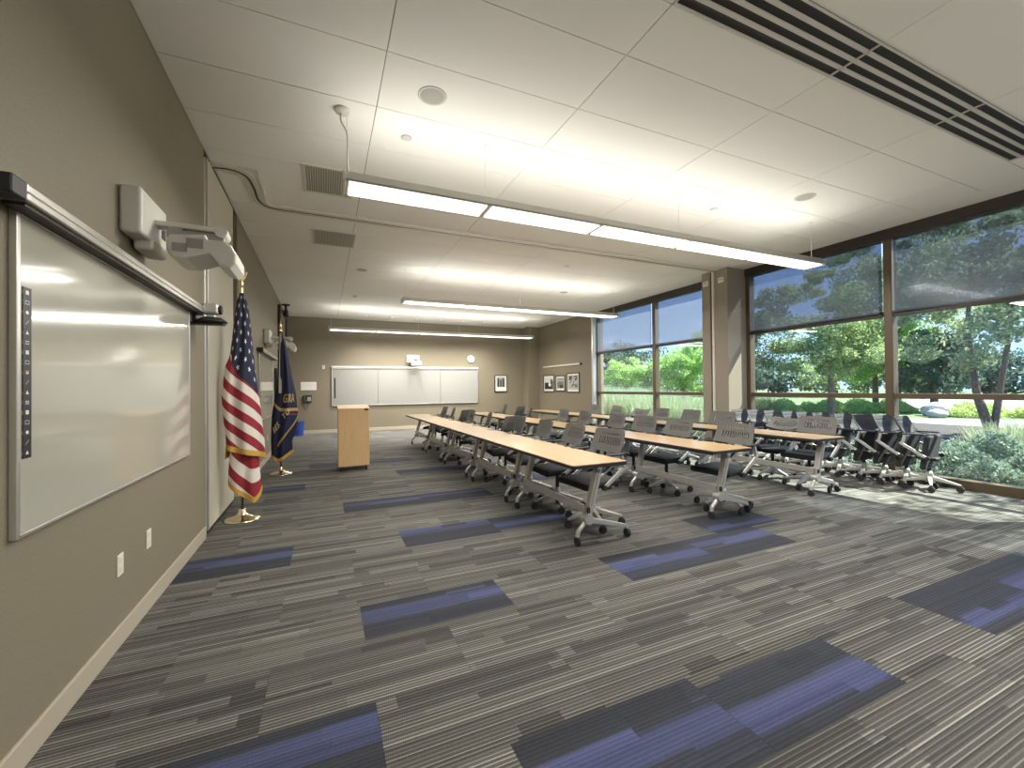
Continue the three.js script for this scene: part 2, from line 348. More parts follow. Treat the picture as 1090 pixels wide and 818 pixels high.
// ================================================================ THINGS ON THE CEILING
// ---- pendant lamps
function pendant(label, x0, x1, z, segs, cables, powerAt) {
  const y = 3.09, w = 0.27, L = x1 - x0, t = thing('pendant_lamp', label, 'lamp', [x0, y, z], 0, 'long pendant lamps');
  const prof = new THREE.Shape(); prof.moveTo(-w / 2, 0); prof.lineTo(w / 2, 0); prof.lineTo(w / 2 + 0.012, 0.012); prof.lineTo(w / 2 + 0.006, 0.072); prof.lineTo(w / 2, 0.072); prof.lineTo(w / 2 - 0.004, 0.028); prof.lineTo(0.06, 0.046); prof.lineTo(-0.06, 0.046); prof.lineTo(-w / 2 + 0.004, 0.028); prof.lineTo(-w / 2, 0.072); prof.lineTo(-w / 2 - 0.006, 0.072); prof.lineTo(-w / 2 - 0.012, 0.012); prof.closePath();
  obj('housing', [plain(new THREE.ExtrudeGeometry(prof, { depth: L, bevelEnabled: false }).rotateY(Math.PI / 2))], M.alu, t);
  for (const x of [-0.012, L + 0.012]) obj('end_cap', [rbox(0.024, 0.09, w + 0.03, 0.006, x, 0.032, 0)], M.alu, t);
  const sl = L / segs;
  for (let i = 0; i < segs; i++) {
    for (const s of [-1, 1]) obj('diffuser', [rbox(sl - 0.055, 0.012, w / 2 - 0.018, 0.003, sl * (i + 0.5), -0.004, s * (w / 4 - 0.002))], M.lampGlow, t);
    const ridge = new THREE.Shape(); ridge.moveTo(-0.048, 0.046); ridge.lineTo(0.048, 0.046); ridge.lineTo(0.004, 0.084); ridge.lineTo(-0.004, 0.084); ridge.closePath();
    obj('top_lens', [new THREE.ExtrudeGeometry(ridge, { depth: sl - 0.03, bevelEnabled: false }).rotateY(Math.PI / 2).translate(sl * i + 0.015, 0, 0)], M.lampGlow, t);
  }
  for (const cx of cables) obj('suspension_cable', [rod(V(cx, 0.05, 0), V(cx, C - y - 0.001, 0), 0.0025, 0.0025, 6), lathe([[0, 0.622], [0.02, 0.626], [0.022, 0.634]], 12).translate(cx, C - y - 0.634, 0)], M.cable, t);
  if (powerAt !== undefined) obj('power_cord', [tube([V(powerAt, 0.05, 0), V(powerAt - 0.01, 0.25, 0.02), V(powerAt - 0.015, 0.45, 0.03), V(powerAt - 0.06, 0.56, 0.0), V(powerAt - 0.05, C - y - 0.01, 0.02)], 0.007, 20, 6), lathe([[0, 0], [0.05, 0.002], [0.062, 0.022], [0.062, 0.03]], 20).translate(powerAt - 0.05, C - y - 0.03, 0.02)], M.white, t);
  for (let i = 0; i < segs; i++) {
    for (const s of [-1, 1]) { const a = new THREE.RectAreaLight(LAMP_COLOR, LAMP_DOWN, sl - 0.06, w / 2 - 0.022); a.position.set(x0 + sl * (i + 0.5), y - 0.014, z + s * (w / 4 - 0.002)); a.rotation.x = -Math.PI / 2; scene.add(a); }
  }
  for (const s of [-1, 1]) { // the top lens is a ridge; each slope lights the ceiling to its own side
    const up = new THREE.RectAreaLight(LAMP_COLOR, LAMP_UP, L - 0.1, 0.075); up.position.set(x0 + L / 2, y + 0.086, z + s * 0.034); up.rotation.x = Math.PI / 2 + s * 1.06; scene.add(up);
  }
}
pendant('long white pendant lamp nearest the camera, five glowing sections over the first tables', 0.17, 6.42, -3.79, 5, [0.02, 1.25, 3.7, 6.2], 0.03);
pendant('middle pendant lamp of the three, hanging over the middle of the table rows', 1.42, 6.46, -8.38, 4, [0.04, 2.5, 5.0]);
pendant('farthest pendant lamp, hanging in front of the back wall whiteboard', 0.15, 6.5, -13.0, 5, [0.05, 2.5, 3.8, 6.3]);
pendant('pendant lamp behind the camera, parallel to the others', 0.17, 6.42, 0.76, 5, [0.02, 3.7, 6.2]);

// ---- slot diffuser
{
  const t = thing('slot_diffuser', 'long ceiling air diffuser with black slots and white bars at upper right', 'air vent', [1.952, C, -1.765]);
  const L = 4.625;
  obj('black_throat', [box(L, 0.004, 0.345, L / 2, 0.0095, 0)], M.black, t);
  for (const z of [-0.166, 0.166]) obj('side_rail', [box(L, 0.014, 0.014, L / 2, 0.002, z)], M.white, t);
  for (const z of [-0.082, 0, 0.082]) obj('bar', [box(L, 0.012, 0.026, L / 2, 0.002, z)], M.white, t);
  for (const x of [0.006, 1.54, 3.08, L - 0.006]) obj('divider', [box(0.012, 0.013, 0.345, x, 0.0025, 0)], M.white, t);
}
function grille(label, x0, x1, z0, z1, n) {
  const w = x1 - x0, d = z0 - z1, t = thing('ceiling_grille', label, 'air vent', [(x0 + x1) / 2, C, (z0 + z1) / 2]);
  obj('backing', [box(w, 0.002, d, 0, -0.0015, 0)], M.grilleGrey, t);
  obj('frame', [box(w + 0.04, 0.012, 0.025, 0, -0.006, d / 2), box(w + 0.04, 0.012, 0.025, 0, -0.006, -d / 2), box(0.025, 0.012, d, -w / 2, -0.006, 0), box(0.025, 0.012, d, w / 2, -0.006, 0)], M.offWhite, t);
  for (let i = 0; i < n; i++) obj('blade', [box(0.006, 0.008, d - 0.02, -w / 2 + w * (i + 0.5) / n, -0.005, 0).applyMatrix4(new THREE.Matrix4())], M.offWhite, t);
}
grille('square pale ceiling vent at the left end of the nearest pendant lamp', -0.18, 0.30, -4.82, -5.46, 20);
grille('square grey ceiling vent beyond the partition track', -0.13, 0.45, -6.72, -7.38, 30);
function disc(name, label, category, x, z, r, mat, group) {
  const t = thing(name, label, category, [x, C, z], 0, group);
  obj('rim', [lathe([[r * 0.9, -0.004], [r, -0.008], [r * 1.06, -0.004], [r * 1.08, 0]], 32)], M.white, t);
  obj('grille_face', [lathe([[0, -0.007], [r * 0.6, -0.0065], [r * 0.92, -0.004]], 32)], mat, t);
}
const speakerFace = std({ color: lin(0.42, 0.41, 0.38), roughness: 0.8 });
disc('ceiling_speaker', 'round grey ceiling speaker nearest the camera at upper left centre', 'speaker', 0.8, -3.31, 0.105, speakerFace);
disc('ceiling_speaker', 'round grey ceiling speaker to the right, near the big windows', 'speaker', 5.45, -3.31, 0.105, speakerFace);
disc('ceiling_speaker', 'small distant ceiling speaker above the middle pendant lamp', 'speaker', 5.37, -8.95, 0.1, speakerFace);
disc('ceiling_speaker', 'distant ceiling speaker left of the middle pendant lamp', 'speaker', 0.69, -8.7, 0.1, speakerFace);
function sprinkler(label, x, z) {
  const t = thing('sprinkler_cover', label, 'sprinkler', [x, C, z]);
  obj('cover_plate', [lathe([[0, -0.012], [0.036, -0.011], [0.042, -0.006], [0.042, 0]], 24)], M.white, t);
  obj('shadow_ring', [lathe([[0.044, -0.002], [0.05, -0.002], [0.05, 0]], 24)], M.grilleGrey, t);
}
sprinkler('small round sprinkler cover right of the lamp cord canopy', 0.71, -3.96);
sprinkler('small round sprinkler cover near the right hand ceiling speaker', 4.7, -4.0);
sprinkler('small round sprinkler cover above the middle table row beyond the track', 4.27, -7.0);
{
  const glow = std({ color: lin(0.9, 0.9, 0.86), emissive: lin(1, 0.93, 0.78), emissiveIntensity: 0.9 });
  const words = ['leftmost', 'second from left', 'third from left', 'fourth from left', 'fifth from left', 'rightmost'];
  [1.24, 2.04, 2.83, 3.62, 4.41, 5.19].forEach((x, i) => {
    const t = thing('recessed_downlight', `${words[i]} of the six small round downlights along the back ceiling`, 'light', [x, C, -14.05], 0, 'recessed downlights by the back wall');
    obj('trim_ring', [lathe([[0.058, -0.006], [0.07, -0.01], [0.082, -0.006], [0.086, 0]], 24)], M.white, t);
    obj('lamp_lens', [lathe([[0, -0.004], [0.058, -0.0045]], 20)], glow, t);
    const s = new THREE.SpotLight(LAMP_COLOR, 11, 6, 0.95, 0.7, 2); s.position.set(x, C - 0.03, -14.05); s.target.position.set(x, 0, -14.05); s.castShadow = true; scene.add(s, s.target);
  });
}
{
  const t = thing('smoke_detector', 'small white dome detector on the ceiling left of the middle pendant lamp', 'detector', [0.72, C, -11.2]);
  obj('detector_base', [lathe([[0, -0.012], [0.06, -0.012], [0.065, 0]], 24)], M.white, t);
  obj('detector_dome', [lathe([[0, -0.045], [0.03, -0.042], [0.045, -0.012]], 24)], M.white, t);
}
{
  const t = thing('ceiling_spotlight', 'small black fitting on the ceiling at the far left corner above the blue flag', 'fixture', [-0.93, C, -13.0]);
  obj('canopy', [lathe([[0, -0.03], [0.1, -0.03], [0.11, 0]], 20)], M.black, t);
  obj('stem', [rod(V(0, -0.03, 0), V(0, -0.2, 0), 0.03)], M.black, t);
  obj('head', [rod(V(0, -0.16, 0), V(0.01, -0.32, 0.05), 0.05, 0.06, 14)], M.black, t);
}

// ================================================================ THE LEFT WALL
// ---- interactive whiteboards
function smartBoard(label, z) {
  const t = thing('interactive_whiteboard', label, 'whiteboard', [XL, 0, z]);
  const L = 2.17, y0 = 0.872, y1 = 2.065, h = y1 - y0;
  obj('board_surface', [box(0.018, h - 0.016, L - 0.02, 0.013, y0 + h / 2, 0)], M.board, t);
  obj('frame', [rbox(0.025, 0.016, L, 0.004, 0.0125, y0, 0), rbox(0.025, 0.018, L, 0.004, 0.0125, y1, 0), rbox(0.025, h + 0.018, 0.022, 0.004, 0.0125, y0 + h / 2, L / 2), rbox(0.025, h + 0.018, 0.016, 0.004, 0.0125, y0 + h / 2, -L / 2)], M.alu, t);
  const bar = canvasTex(64, 1024, (g, w, H) => {
    g.fillStyle = '#20222a'; g.fillRect(0, 0, w, H); g.fillStyle = '#d8d8d8'; g.strokeStyle = '#d8d8d8'; g.lineWidth = 3;
    for (let i = 0; i < 17; i++) { const y = 30 + i * 60; const k = i % 6;
      if (k === 0) g.fillRect(20, y - 12, 24, 24); else if (k === 1) { g.strokeRect(18, y - 10, 28, 20); } else if (k === 2) { g.beginPath(); g.arc(32, y, 11, 0, 6.3); g.fill(); } else if (k === 3) { g.beginPath(); g.moveTo(20, y + 12); g.lineTo(44, y - 12); g.stroke(); } else if (k === 4) { g.beginPath(); g.moveTo(32, y - 13); g.lineTo(44, y + 11); g.lineTo(20, y + 11); g.fill(); } else { g.fillRect(18, y - 9, 28, 4); g.fillRect(18, y - 1, 28, 4); g.fillRect(18, y + 7, 28, 4); } }
    g.fillStyle = '#b08a60'; g.fillRect(20, 500, 24, 12); g.fillStyle = '#444'; g.fillRect(0, 330, w, 6); g.fillRect(0, 880, w, 6);
  });
  const pg = new THREE.BoxGeometry(0.05, 0.64, 0.003).rotateY(Math.PI / 2).translate(0.0238, 1.475, L / 2 - 0.046);
  obj('tool_strip', [pg], std({ map: bar, roughness: 0.4 }), t);
  const r = obj('top_rail', [rbox(0.07, 0.034, 2.48, 0.008, 0.06, 2.122, -0.05), rbox(0.085, 0.03, 2.48, 0.008, 0.055, 2.09, -0.05)], M.alu, t);
  obj('end_cap', [rbox(0.095, 0.068, 0.085, 0.008, 0.0485, 2.105, 1.23)], M.black, r);
  obj('rail_shadow_gap', [span(0.02, 0.08, 2.062, 2.076, 1.17, -1.28)], M.darkBronze, r);
  return t;
}
smartBoard('large interactive whiteboard with a dark icon strip on the near left wall', -3.235);
smartBoard('distant interactive whiteboard on the left wall between the two flags', -9.65);
// ---- conference camera on its black shelf
{
  const t = thing('conference_camera', 'silver and black conference camera on a black shelf at the rail end', 'camera', [XL, 1.985, -4.45]);
  obj('shelf', [rbox(0.25, 0.02, 0.1, 0.008, 0.125, 0, 0), rbox(0.03, 0.09, 0.06, 0.006, 0.03, 0.05, 0)], M.black, t);
  obj('camera_base', [lathe([[0, 0], [0.115, 0], [0.12, 0.01], [0.075, 0.042], [0, 0.046]], 28).translate(0.15, 0.01, 0)], M.black, t);
  obj('neck', [rbox(0.06, 0.05, 0.05, 0.01, 0.15, 0.07, 0)], M.silver, t);
  obj('camera_head', [new RoundedBoxGeometry(0.125, 0.1, 0.095, 3, 0.03).translate(0.15, 0.128, 0)], M.silver, t);
  obj('lens_barrel', [rod(V(0.205, 0.125, 0), V(0.23, 0.125, 0), 0.042, 0.038, 20), rod(V(0.075, 0.125, 0), V(0.09, 0.125, 0), 0.044, 0.044, 20)], M.black, t);
}
// ---- short throw projectors
function projector(label, pos, turn) { // local +x points away from the wall
  const t = thing('projector', label, 'projector', pos, turn);
  obj('wall_mount', [new RoundedBoxGeometry(0.105, 0.27, 0.43, 3, 0.022).translate(0.052, -0.02, -0.005)], M.white, t);
  obj('mount_vent', [box(0.004, 0.1, 0.07, 0.105, -0.03, -0.15)], M.black, t);
  obj('cable_box', [rbox(0.1, 0.08, 0.25, 0.02, 0.065, -0.17, -0.06)], M.offWhite, t);
  const arm = obj('arm', [rbox(0.36, 0.034, 0.1, 0.01, 0.27, -0.022, -0.04)], M.offWhite, t);
  obj('hinge_cap', [rod(V(0.445, -0.035, 0.02), V(0.445, -0.035, -0.11), 0.036, 0.036, 18)], M.white, arm);
  obj('bracket', [rbox(0.08, 0.08, 0.09, 0.01, 0.2, -0.07, -0.04), rbox(0.24, 0.06, 0.12, 0.008, 0.34, -0.075, -0.06)], M.grilleGrey, t);
  const s = new THREE.Shape();
  [[0.215, -0.125], [0.405, -0.108], [0.42, -0.135], [0.53, -0.135], [0.565, -0.155], [0.59, -0.20], [0.59, -0.25], [0.565, -0.275], [0.51, -0.26], [0.445, -0.19], [0.30, -0.235], [0.225, -0.235], [0.2, -0.2], [0.2, -0.145]].map(([x, y]) => [0.2 + (x - 0.2) * 0.84, y]).forEach(([x, y], i) => (i ? s.lineTo(x, y) : s.moveTo(x, y)));
  const body = new THREE.ExtrudeGeometry(s, { depth: 0.3, bevelEnabled: true, bevelSize: 0.014, bevelThickness: 0.014, bevelSegments: 2 }).translate(0, 0, -0.2);
  const b = obj('projector_body', [body], M.white, t);
  obj('vent_grille', [box(0.075, 0.05, 0.004, 0.255, -0.188, 0.117)], M.grilleGrey, b);
  obj('vent_grille', [box(0.085, 0.058, 0.004, 0.33, -0.157, 0.117)], M.grilleGrey, b);
  obj('mirror_window', [box(0.09, 0.004, 0.2, 0, 0, 0).rotateZ(-0.82).translate(0.43, -0.238, -0.05)], M.black, b);
  return t;
}
projector('white short throw projector on a wall arm above the near interactive whiteboard', [XL, 2.455, -3.25], 0);
projector('distant white short throw projector sticking out from the left wall between the flags', [XL, 2.46, -9.5], 0);
projector('white projector mounted above the whiteboard on the back wall', [2.84, 2.46, ZB], -Math.PI / 2);
// ---- outlets, switches and small fittings
function wallPlate(label, pos, turn, kind) {
  const t = thing('outlet_plate', label, 'outlet', pos, turn);
  obj('plate', [rbox(0.008, 0.118, 0.074, 0.003, 0.004, 0, 0)], M.plate, t);
  for (const y of [-0.026, 0.026]) obj('socket', [rbox(0.006, 0.034, 0.03, 0.002, 0.007, y, 0)], M.offWhite, t);
}
wallPlate('beige outlet plate below the near whiteboard, the left one of two', [XL, 0.44, -3.05]);
wallPlate('beige outlet plate below the near whiteboard, the right one of two', [XL, 0.45, -3.47]);
wallPlate('distant outlet plate low on the left wall, nearer to the striped flag', [XL, 0.45, -8.9]);
wallPlate('distant outlet plate low on the left wall, nearer to the blue flag', [XL, 0.45, -9.8]);
{
  const t = thing('wall_bar_speaker', 'slim black vertical bar on the left wall beside the blue flag', 'speaker', [XL, 1.55, -11.25]);
  obj('bar_case', [rbox(0.06, 0.72, 0.14, 0.01, 0.03, 0, 0)], M.black, t);
  obj('bar_grille', [rbox(0.006, 0.66, 0.1, 0.002, 0.061, 0, 0)], M.grilleGrey, t);
}

// ================================================================ THE BACK WALL
{
  const t = thing('wall_whiteboard', 'wide whiteboard in three panels with a top rail on the back wall', 'whiteboard', [0.255, 0, ZB]);
  const L = 4.965, y0 = 0.875, y1 = 2.09, cuts = [0, 1.42, 3.57, L];
  for (let i = 0; i < 3; i++) obj('board_panel', [rbox(cuts[i + 1] - cuts[i] - 0.008, y1 - y0 - 0.03, 0.03, 0.003, (cuts[i] + cuts[i + 1]) / 2, (y0 + y1) / 2, 0.02)], phy({ color: lin(0.30, 0.295, 0.275), roughness: 0.3 }), t);
  obj('frame', [rbox(L + 0.04, 0.03, 0.045, 0.004, L / 2, y0, 0.0225), rbox(L + 0.04, 0.03, 0.045, 0.004, L / 2, y1, 0.0225), rbox(0.03, y1 - y0, 0.045, 0.004, -0.01, (y0 + y1) / 2, 0.0225), rbox(0.03, y1 - y0, 0.045, 0.004, L + 0.01, (y0 + y1) / 2, 0.0225)], M.alu, t);
  obj('top_rail', [rbox(L + 0.06, 0.055, 0.07, 0.006, L / 2, y1 + 0.05, 0.035)], M.white, t);
  obj('tool_strip', [box(0.05, 0.66, 0.004, 0.075, 1.45, 0.037)], M.black, t);
}
{
  const t = thing('wall_clock', 'small round white clock right of the projector on the back wall', 'clock', [4.98, 2.48, ZB]);
  obj('case', [lathe([[0, 0.03], [0.105, 0.03], [0.115, 0.045], [0.135, 0.04], [0.14, 0.015], [0.14, 0]], 36).rotateX(Math.PI / 2)], M.white, t);
  obj('hand', [box(0.012, 0.07, 0.004, 0, 0.025, 0.034)], M.black, t);
  obj('hand', [box(0.09, 0.009, 0.004, 0.035, 0, 0.036)], M.black, t);
}
function photo(label, pos, turn, w, h, kind) {
  const t = thing('framed_photograph', label, 'picture', pos, turn);
  obj('frame', [rbox(w, 0.03, 0.03, 0.004, 0, h / 2 - 0.015, 0.015), rbox(w, 0.03, 0.03, 0.004, 0, -h / 2 + 0.015, 0.015), rbox(0.03, h, 0.03, 0.004, w / 2 - 0.015, 0, 0.015), rbox(0.03, h, 0.03, 0.004, -w / 2 + 0.015, 0, 0.015)], M.black, t);
  obj('mat_board', [box(w - 0.05, h - 0.05, 0.012, 0, 0, 0.008)], std({ color: lin(0.72, 0.71, 0.66), roughness: 0.7 }), t);
  const tex = canvasTex(128, 160, (g, W, H) => {
    g.fillStyle = ['#cfcfca', '#8d8d88', '#a9a9a2', '#9c9c96'][kind]; g.fillRect(0, 0, W, H);
    if (kind === 0) { g.fillStyle = '#23241f'; g.fillRect(0, 70, 60, 90); g.fillRect(0, 118, W, 42); g.beginPath(); g.arc(102, 34, 12, 0, 7); g.fill(); g.fillStyle = '#4a4a45'; g.fillRect(90, 44, 38, 90); g.fillStyle = '#e3e3de'; g.beginPath(); g.arc(78, 102, 20, 0, 7); g.fill(); }
    else if (kind === 1) { for (let i = 0; i < 5; i++) { g.fillStyle = ['#565650', '#6e6e68', '#4a4a46', '#74746e', '#5a5a54'][i]; g.fillRect(6 + i * 25, 60 - (i % 2) * 14, 18, 100); g.fillStyle = '#c9c9c2'; g.beginPath(); g.arc(15 + i * 25, 50 - (i % 2) * 14, 8, 0, 7); g.fill(); } g.fillStyle = '#2c2c28'; g.fillRect(50, 110, 60, 50); }
    else if (kind === 2) { for (let i = 0; i < 40; i++) { const v = Math.floor(40 + rnd() * 150); g.fillStyle = `rgb(${v},${v},${v - 4})`; g.fillRect(rnd() * W, rnd() * H * 0.8, 10 + rnd() * 26, 8 + rnd() * 20); } g.fillStyle = '#33332e'; g.fillRect(10, 8, 40, 16); g.fillRect(80, 8, 40, 16); }
    else { for (let i = 0; i < 3; i++) { g.fillStyle = ['#2a2a26', '#3c3c37', '#1f1f1c'][i]; g.fillRect(14 + i * 36, 30 + (i % 2) * 14, 26, 120); g.beginPath(); g.arc(27 + i * 36, 22 + (i % 2) * 14, 11, 0, 7); g.fill(); } g.fillStyle = '#dcdcd6'; g.fillRect(0, 130, W, 30); }
  });
  obj('print', [new THREE.BoxGeometry(w - 0.17, h - 0.19, 0.004).translate(0, 0.01, 0.0155)], std({ map: tex, roughness: 0.5 }), t);
}
photo('black framed photograph alone on the back wall, right of the whiteboard', [6.175, 1.57, ZB], 0, 0.52, 0.64, 3);
photo('leftmost of the three framed photographs, under the rail on the right wall', [7.6, 1.545, -13.77], -Math.PI / 2, 0.8, 0.62, 0);
photo('middle and smallest of the three framed photographs on the right wall', [7.6, 1.54, -12.93], -Math.PI / 2, 0.62, 0.55, 1);
photo('rightmost and largest of the three framed photographs on the right wall', [7.6, 1.555, -12.1], -Math.PI / 2, 0.76, 0.66, 2);
{
  const t = thing('display_rail', 'pale display rail above the three framed photographs', 'rail', [7.6, 2.165, -12.9]);
  obj('rail', [rbox(0.035, 0.05, 2.55, 0.006, -0.018, 0, 0)], M.offWhite, t);
  obj('end_stop', [rbox(0.045, 0.065, 0.1, 0.008, -0.022, 0, 1.27)], M.black, t);
}
{
  const t = thing('wall_phone', 'black wall phone with a hanging cord under the sign on the back wall', 'telephone', [-0.47, 1.12, ZB]);
  obj('phone_body', [rbox(0.24, 0.22, 0.06, 0.015, 0, 0, 0.03)], M.black, t);
  obj('handset', [tube([V(-0.085, 0.09, 0.085), V(-0.095, 0, 0.1), V(-0.085, -0.09, 0.085)], 0.024, 14, 8), rbox(0.06, 0.06, 0.05, 0.014, -0.085, 0.09, 0.075), rbox(0.06, 0.06, 0.05, 0.014, -0.085, -0.09, 0.075)], std({ color: lin(0.05, 0.05, 0.055), roughness: 0.35 }), t);
  obj('keypad', [box(0.11, 0.13, 0.006, 0.045, -0.01, 0.06)], M.grilleGrey, t);
  obj('cord', [tube([V(-0.08, -0.1, 0.05), V(-0.1, -0.25, 0.05), V(-0.06, -0.36, 0.05), V(0.0, -0.25, 0.05), V(0.02, -0.11, 0.04)], 0.008, 24, 6)], M.black, t);
}
{
  const t = thing('wall_sign', 'white notice plate above the wall phone on the back wall', 'sign', [-0.44, 1.52, ZB]);
  obj('sign_plate', [rbox(0.46, 0.27, 0.014, 0.004, 0, 0, 0.007)], M.white, t);
  const tex = canvasTex(256, 160, (g, W, H) => { g.fillStyle = '#e6e3d8'; g.fillRect(0, 0, W, H); g.fillStyle = '#a9a69c'; g.fillRect(86, 18, 3, 124); g.fillRect(168, 18, 3, 124); g.strokeStyle = '#b4b1a6'; g.lineWidth = 4; for (let i = 0; i < 3; i++) { g.strokeRect(18 + i * 84, 30, 50, 90); g.beginPath(); g.arc(43 + i * 84, 62, 14, 0, 7); g.stroke(); } });
  obj('sign_print', [new THREE.BoxGeometry(0.43, 0.24, 0.003).translate(0, 0, 0.0155)], std({ map: tex, roughness: 0.5 }), t);
}
{
  const t = thing('thermostat', 'tiny white thermostat left of the back whiteboard', 'thermostat', [-0.01, 2.13, ZB]);
  obj('case', [rbox(0.09, 0.13, 0.03, 0.008, 0, 0, 0.015)], M.white, t);
  obj('display', [box(0.05, 0.03, 0.003, 0, 0.03, 0.031)], M.grilleGrey, t);
}
{
  const t = thing('recycling_bin', 'blue plastic bin on the floor behind the blue flag', 'bin', [-0.72, 0, -14.55]);
  const s = new THREE.CylinderGeometry(0.24, 0.19, 0.42, 4, 1, true).rotateY(Math.PI / 4).scale(1, 1, 0.8).translate(0, 0.21, 0);
  obj('bin_body', [s, new THREE.CylinderGeometry(0.19, 0.19, 0.006, 4).rotateY(Math.PI / 4).scale(1, 1, 0.8).translate(0, 0.004, 0)], std({ color: lin(0.03, 0.07, 0.33), roughness: 0.5, side: THREE.DoubleSide }), t);
  const rim = 0.345; obj('rim', [rbox(rim, 0.025, 0.02, 0.006, 0, 0.42, 0.137), rbox(rim, 0.025, 0.02, 0.006, 0, 0.42, -0.137), rbox(0.02, 0.025, 0.27, 0.006, 0.17, 0.42, 0), rbox(0.02, 0.025, 0.27, 0.006, -0.17, 0.42, 0)], std({ color: lin(0.03, 0.07, 0.33), roughness: 0.5 }), t);
}
for (const [z, label] of [[-6.0, 'small white sensor plate high on the column, the nearer one'], [-6.37, 'small white sensor plate high on the column, the farther one']]) {
  const t = thing('sensor_plate', label, 'sensor', [7.21, 3.5, z]);
  obj('plate', [rbox(0.012, 0.1, 0.13, 0.003, -0.004, 0, 0)], M.white, t);
  obj('sensor_label', [box(0.003, 0.02, 0.08, -0.0115, 0.01, 0)], M.grilleGrey, t);
}

// ================================================================ ROLLER SHADES
function shade(label, zn, zf, pale) {
  const t = thing('roller_shade', label, 'window shade', [XW + 0.012, 0, (zn + zf) / 2], 0, 'half drawn roller shades');
  const L = zn - zf;
  obj('shade_fabric', [box(0.0015, 1.15, L, 0, 3.005, 0)], pale ? M.shadePale : M.shade, t);
  obj('hem_bar', [rbox(0.014, 0.045, L, 0.004, 0, 2.425, 0)], M.darkBronze, t);
}
shade('pale blue roller shade in the far window, left bay beside the right wall', -8.56, -10.92, true);
shade('pale blue roller shade in the far window, right bay beside the column', -6.5, -8.40, true);
shade('grey see-through roller shade right of the column, left of the thick mullion', -3.60, -5.82, false);
shade('grey see-through roller shade at the right edge of the picture', -1.2, -3.45, false);
shade('grey roller shade in the unseen bay, nearer to the corner behind the camera', 3.3, 1.25, false);
shade('grey roller shade in the unseen bay just right of the picture edge', 1.15, -1.0, false);

// ================================================================ TABLES
const makeCaster = (x, y, z) => { // one swivel caster, wheel resting on the floor at y - 0.075
  const r = 0.037;
  return { wheel: [rod(V(x - 0.014, r, z), V(x - 0.003, r, z), r, r, 16), rod(V(x + 0.003, r, z), V(x + 0.014, r, z), r, r, 16), rbox(0.034, 0.03, 0.05, 0.008, x, r + 0.026, z)], stem: [rod(V(x, r + 0.03, z), V(x, y, z), 0.011)] };
};
function makeTable() {
  const t = thing('wheeled_table', '', 'table', [0, 0, 0], 0, 'wheeled maple tables in three rows');
  const W = 0.57, L = 1.596;
  const top = new THREE.Shape(), r = 0.03;
  top.moveTo(r, -L / 2); top.lineTo(W - r, -L / 2); top.quadraticCurveTo(W, -L / 2, W, -L / 2 + r); top.lineTo(W, L / 2 - r); top.quadraticCurveTo(W, L / 2, W - r, L / 2); top.lineTo(r, L / 2); top.quadraticCurveTo(0, L / 2, 0, L / 2 - r); top.lineTo(0, -L / 2 + r); top.quadraticCurveTo(0, -L / 2, r, -L / 2);
  const slab = new THREE.ExtrudeGeometry(top, { depth: 0.006, bevelEnabled: false, curveSegments: 5 }).rotateX(-Math.PI / 2).translate(0, 0.734, 0);
  { const uv = plain(slab).attributes.uv, g = plain(slab); }
  const sg = plain(slab), p = sg.attributes.position, uv = sg.attributes.uv;
  for (let i = 0; i < p.count; i++) uv.setXY(i, p.getZ(i) * 0.62, p.getX(i) * 0.9);
  const tt = obj('tabletop', [sg], M.maple, t);
  obj('edge_band', [new THREE.ExtrudeGeometry(top, { depth: 0.026, bevelEnabled: true, bevelSize: 0.003, bevelThickness: 0.001, bevelSegments: 1, curveSegments: 5 }).rotateX(-Math.PI / 2).translate(0, 0.7075, 0)], M.black, tt);
  obj('under_frame', [box(0.03, 0.035, L - 0.3, 0.14, 0.69, 0), box(0.03, 0.035, L - 0.3, 0.45, 0.69, 0)], M.black, t);
  for (const s of [-1, 1]) {
    const z = s * 0.64, hub = V(0.24, 0.235, z), topP = V(0.36, 0.665, z);
    const leg = obj('leg', [bar(V(0.235, 0.2, z), V(0.365, 0.68, z), 0.062, 0.05, 0.075, 0.062), rod(V(0.24, 0.225, z - 0.042), V(0.24, 0.225, z + 0.042), 0.046, 0.046, 16), rbox(0.30, 0.022, 0.07, 0.006, 0.30, 0.693, z)], M.silver, t);
    obj('leg_groove', [bar(V(0.262, 0.34, z + s * 0.033), V(0.35, 0.66, z + s * 0.039), 0.005, 0.016)], M.grilleGrey, leg);
    obj('release_lever', [rbox(0.03, 0.05, 0.02, 0.005, 0.232, 0.31, z + s * 0.036)], M.black, leg);
    obj('brace', [tube([V(0.375, 0.585, z), V(0.43, 0.62, z), V(0.50, 0.665, z), V(0.55, 0.688, z)], 0.02, 14, 8)], M.silver, t);
    obj('front_foot', [tube([V(0.235, 0.215, z), V(0.19, 0.165, z), V(0.15, 0.125, z), V(0.135, 0.075, z)], 0.02, 16, 8)], M.silver, t);
    obj('rear_foot', [bar(V(0.25, 0.215, z), V(0.67, 0.105, z), 0.05, 0.05, 0.034, 0.03)], M.silver, t);
    for (const x of [0.135, 0.68]) { const c = makeCaster(x, 0.1, z), w = obj('caster', c.wheel, M.rubber, t); obj('caster_stem', c.stem, M.silver, w); }
  }
  obj('crossbar', [rbox(0.022, 0.072, 1.26, 0.006, 0.215, 0.315, 0)], M.silver, t);
  return t;
}
const table0 = makeTable();
const ROWS = [['left', 1.905, -3.855], ['middle', 3.595, -3.90], ['right', 5.46, -4.02]];
const NTH = ['nearest', 'second', 'third', 'fourth', 'farthest'], ROWTEXT = { left: 'left row by the lectern', middle: 'middle row', right: 'right row by the windows' };
let firstTable = true;
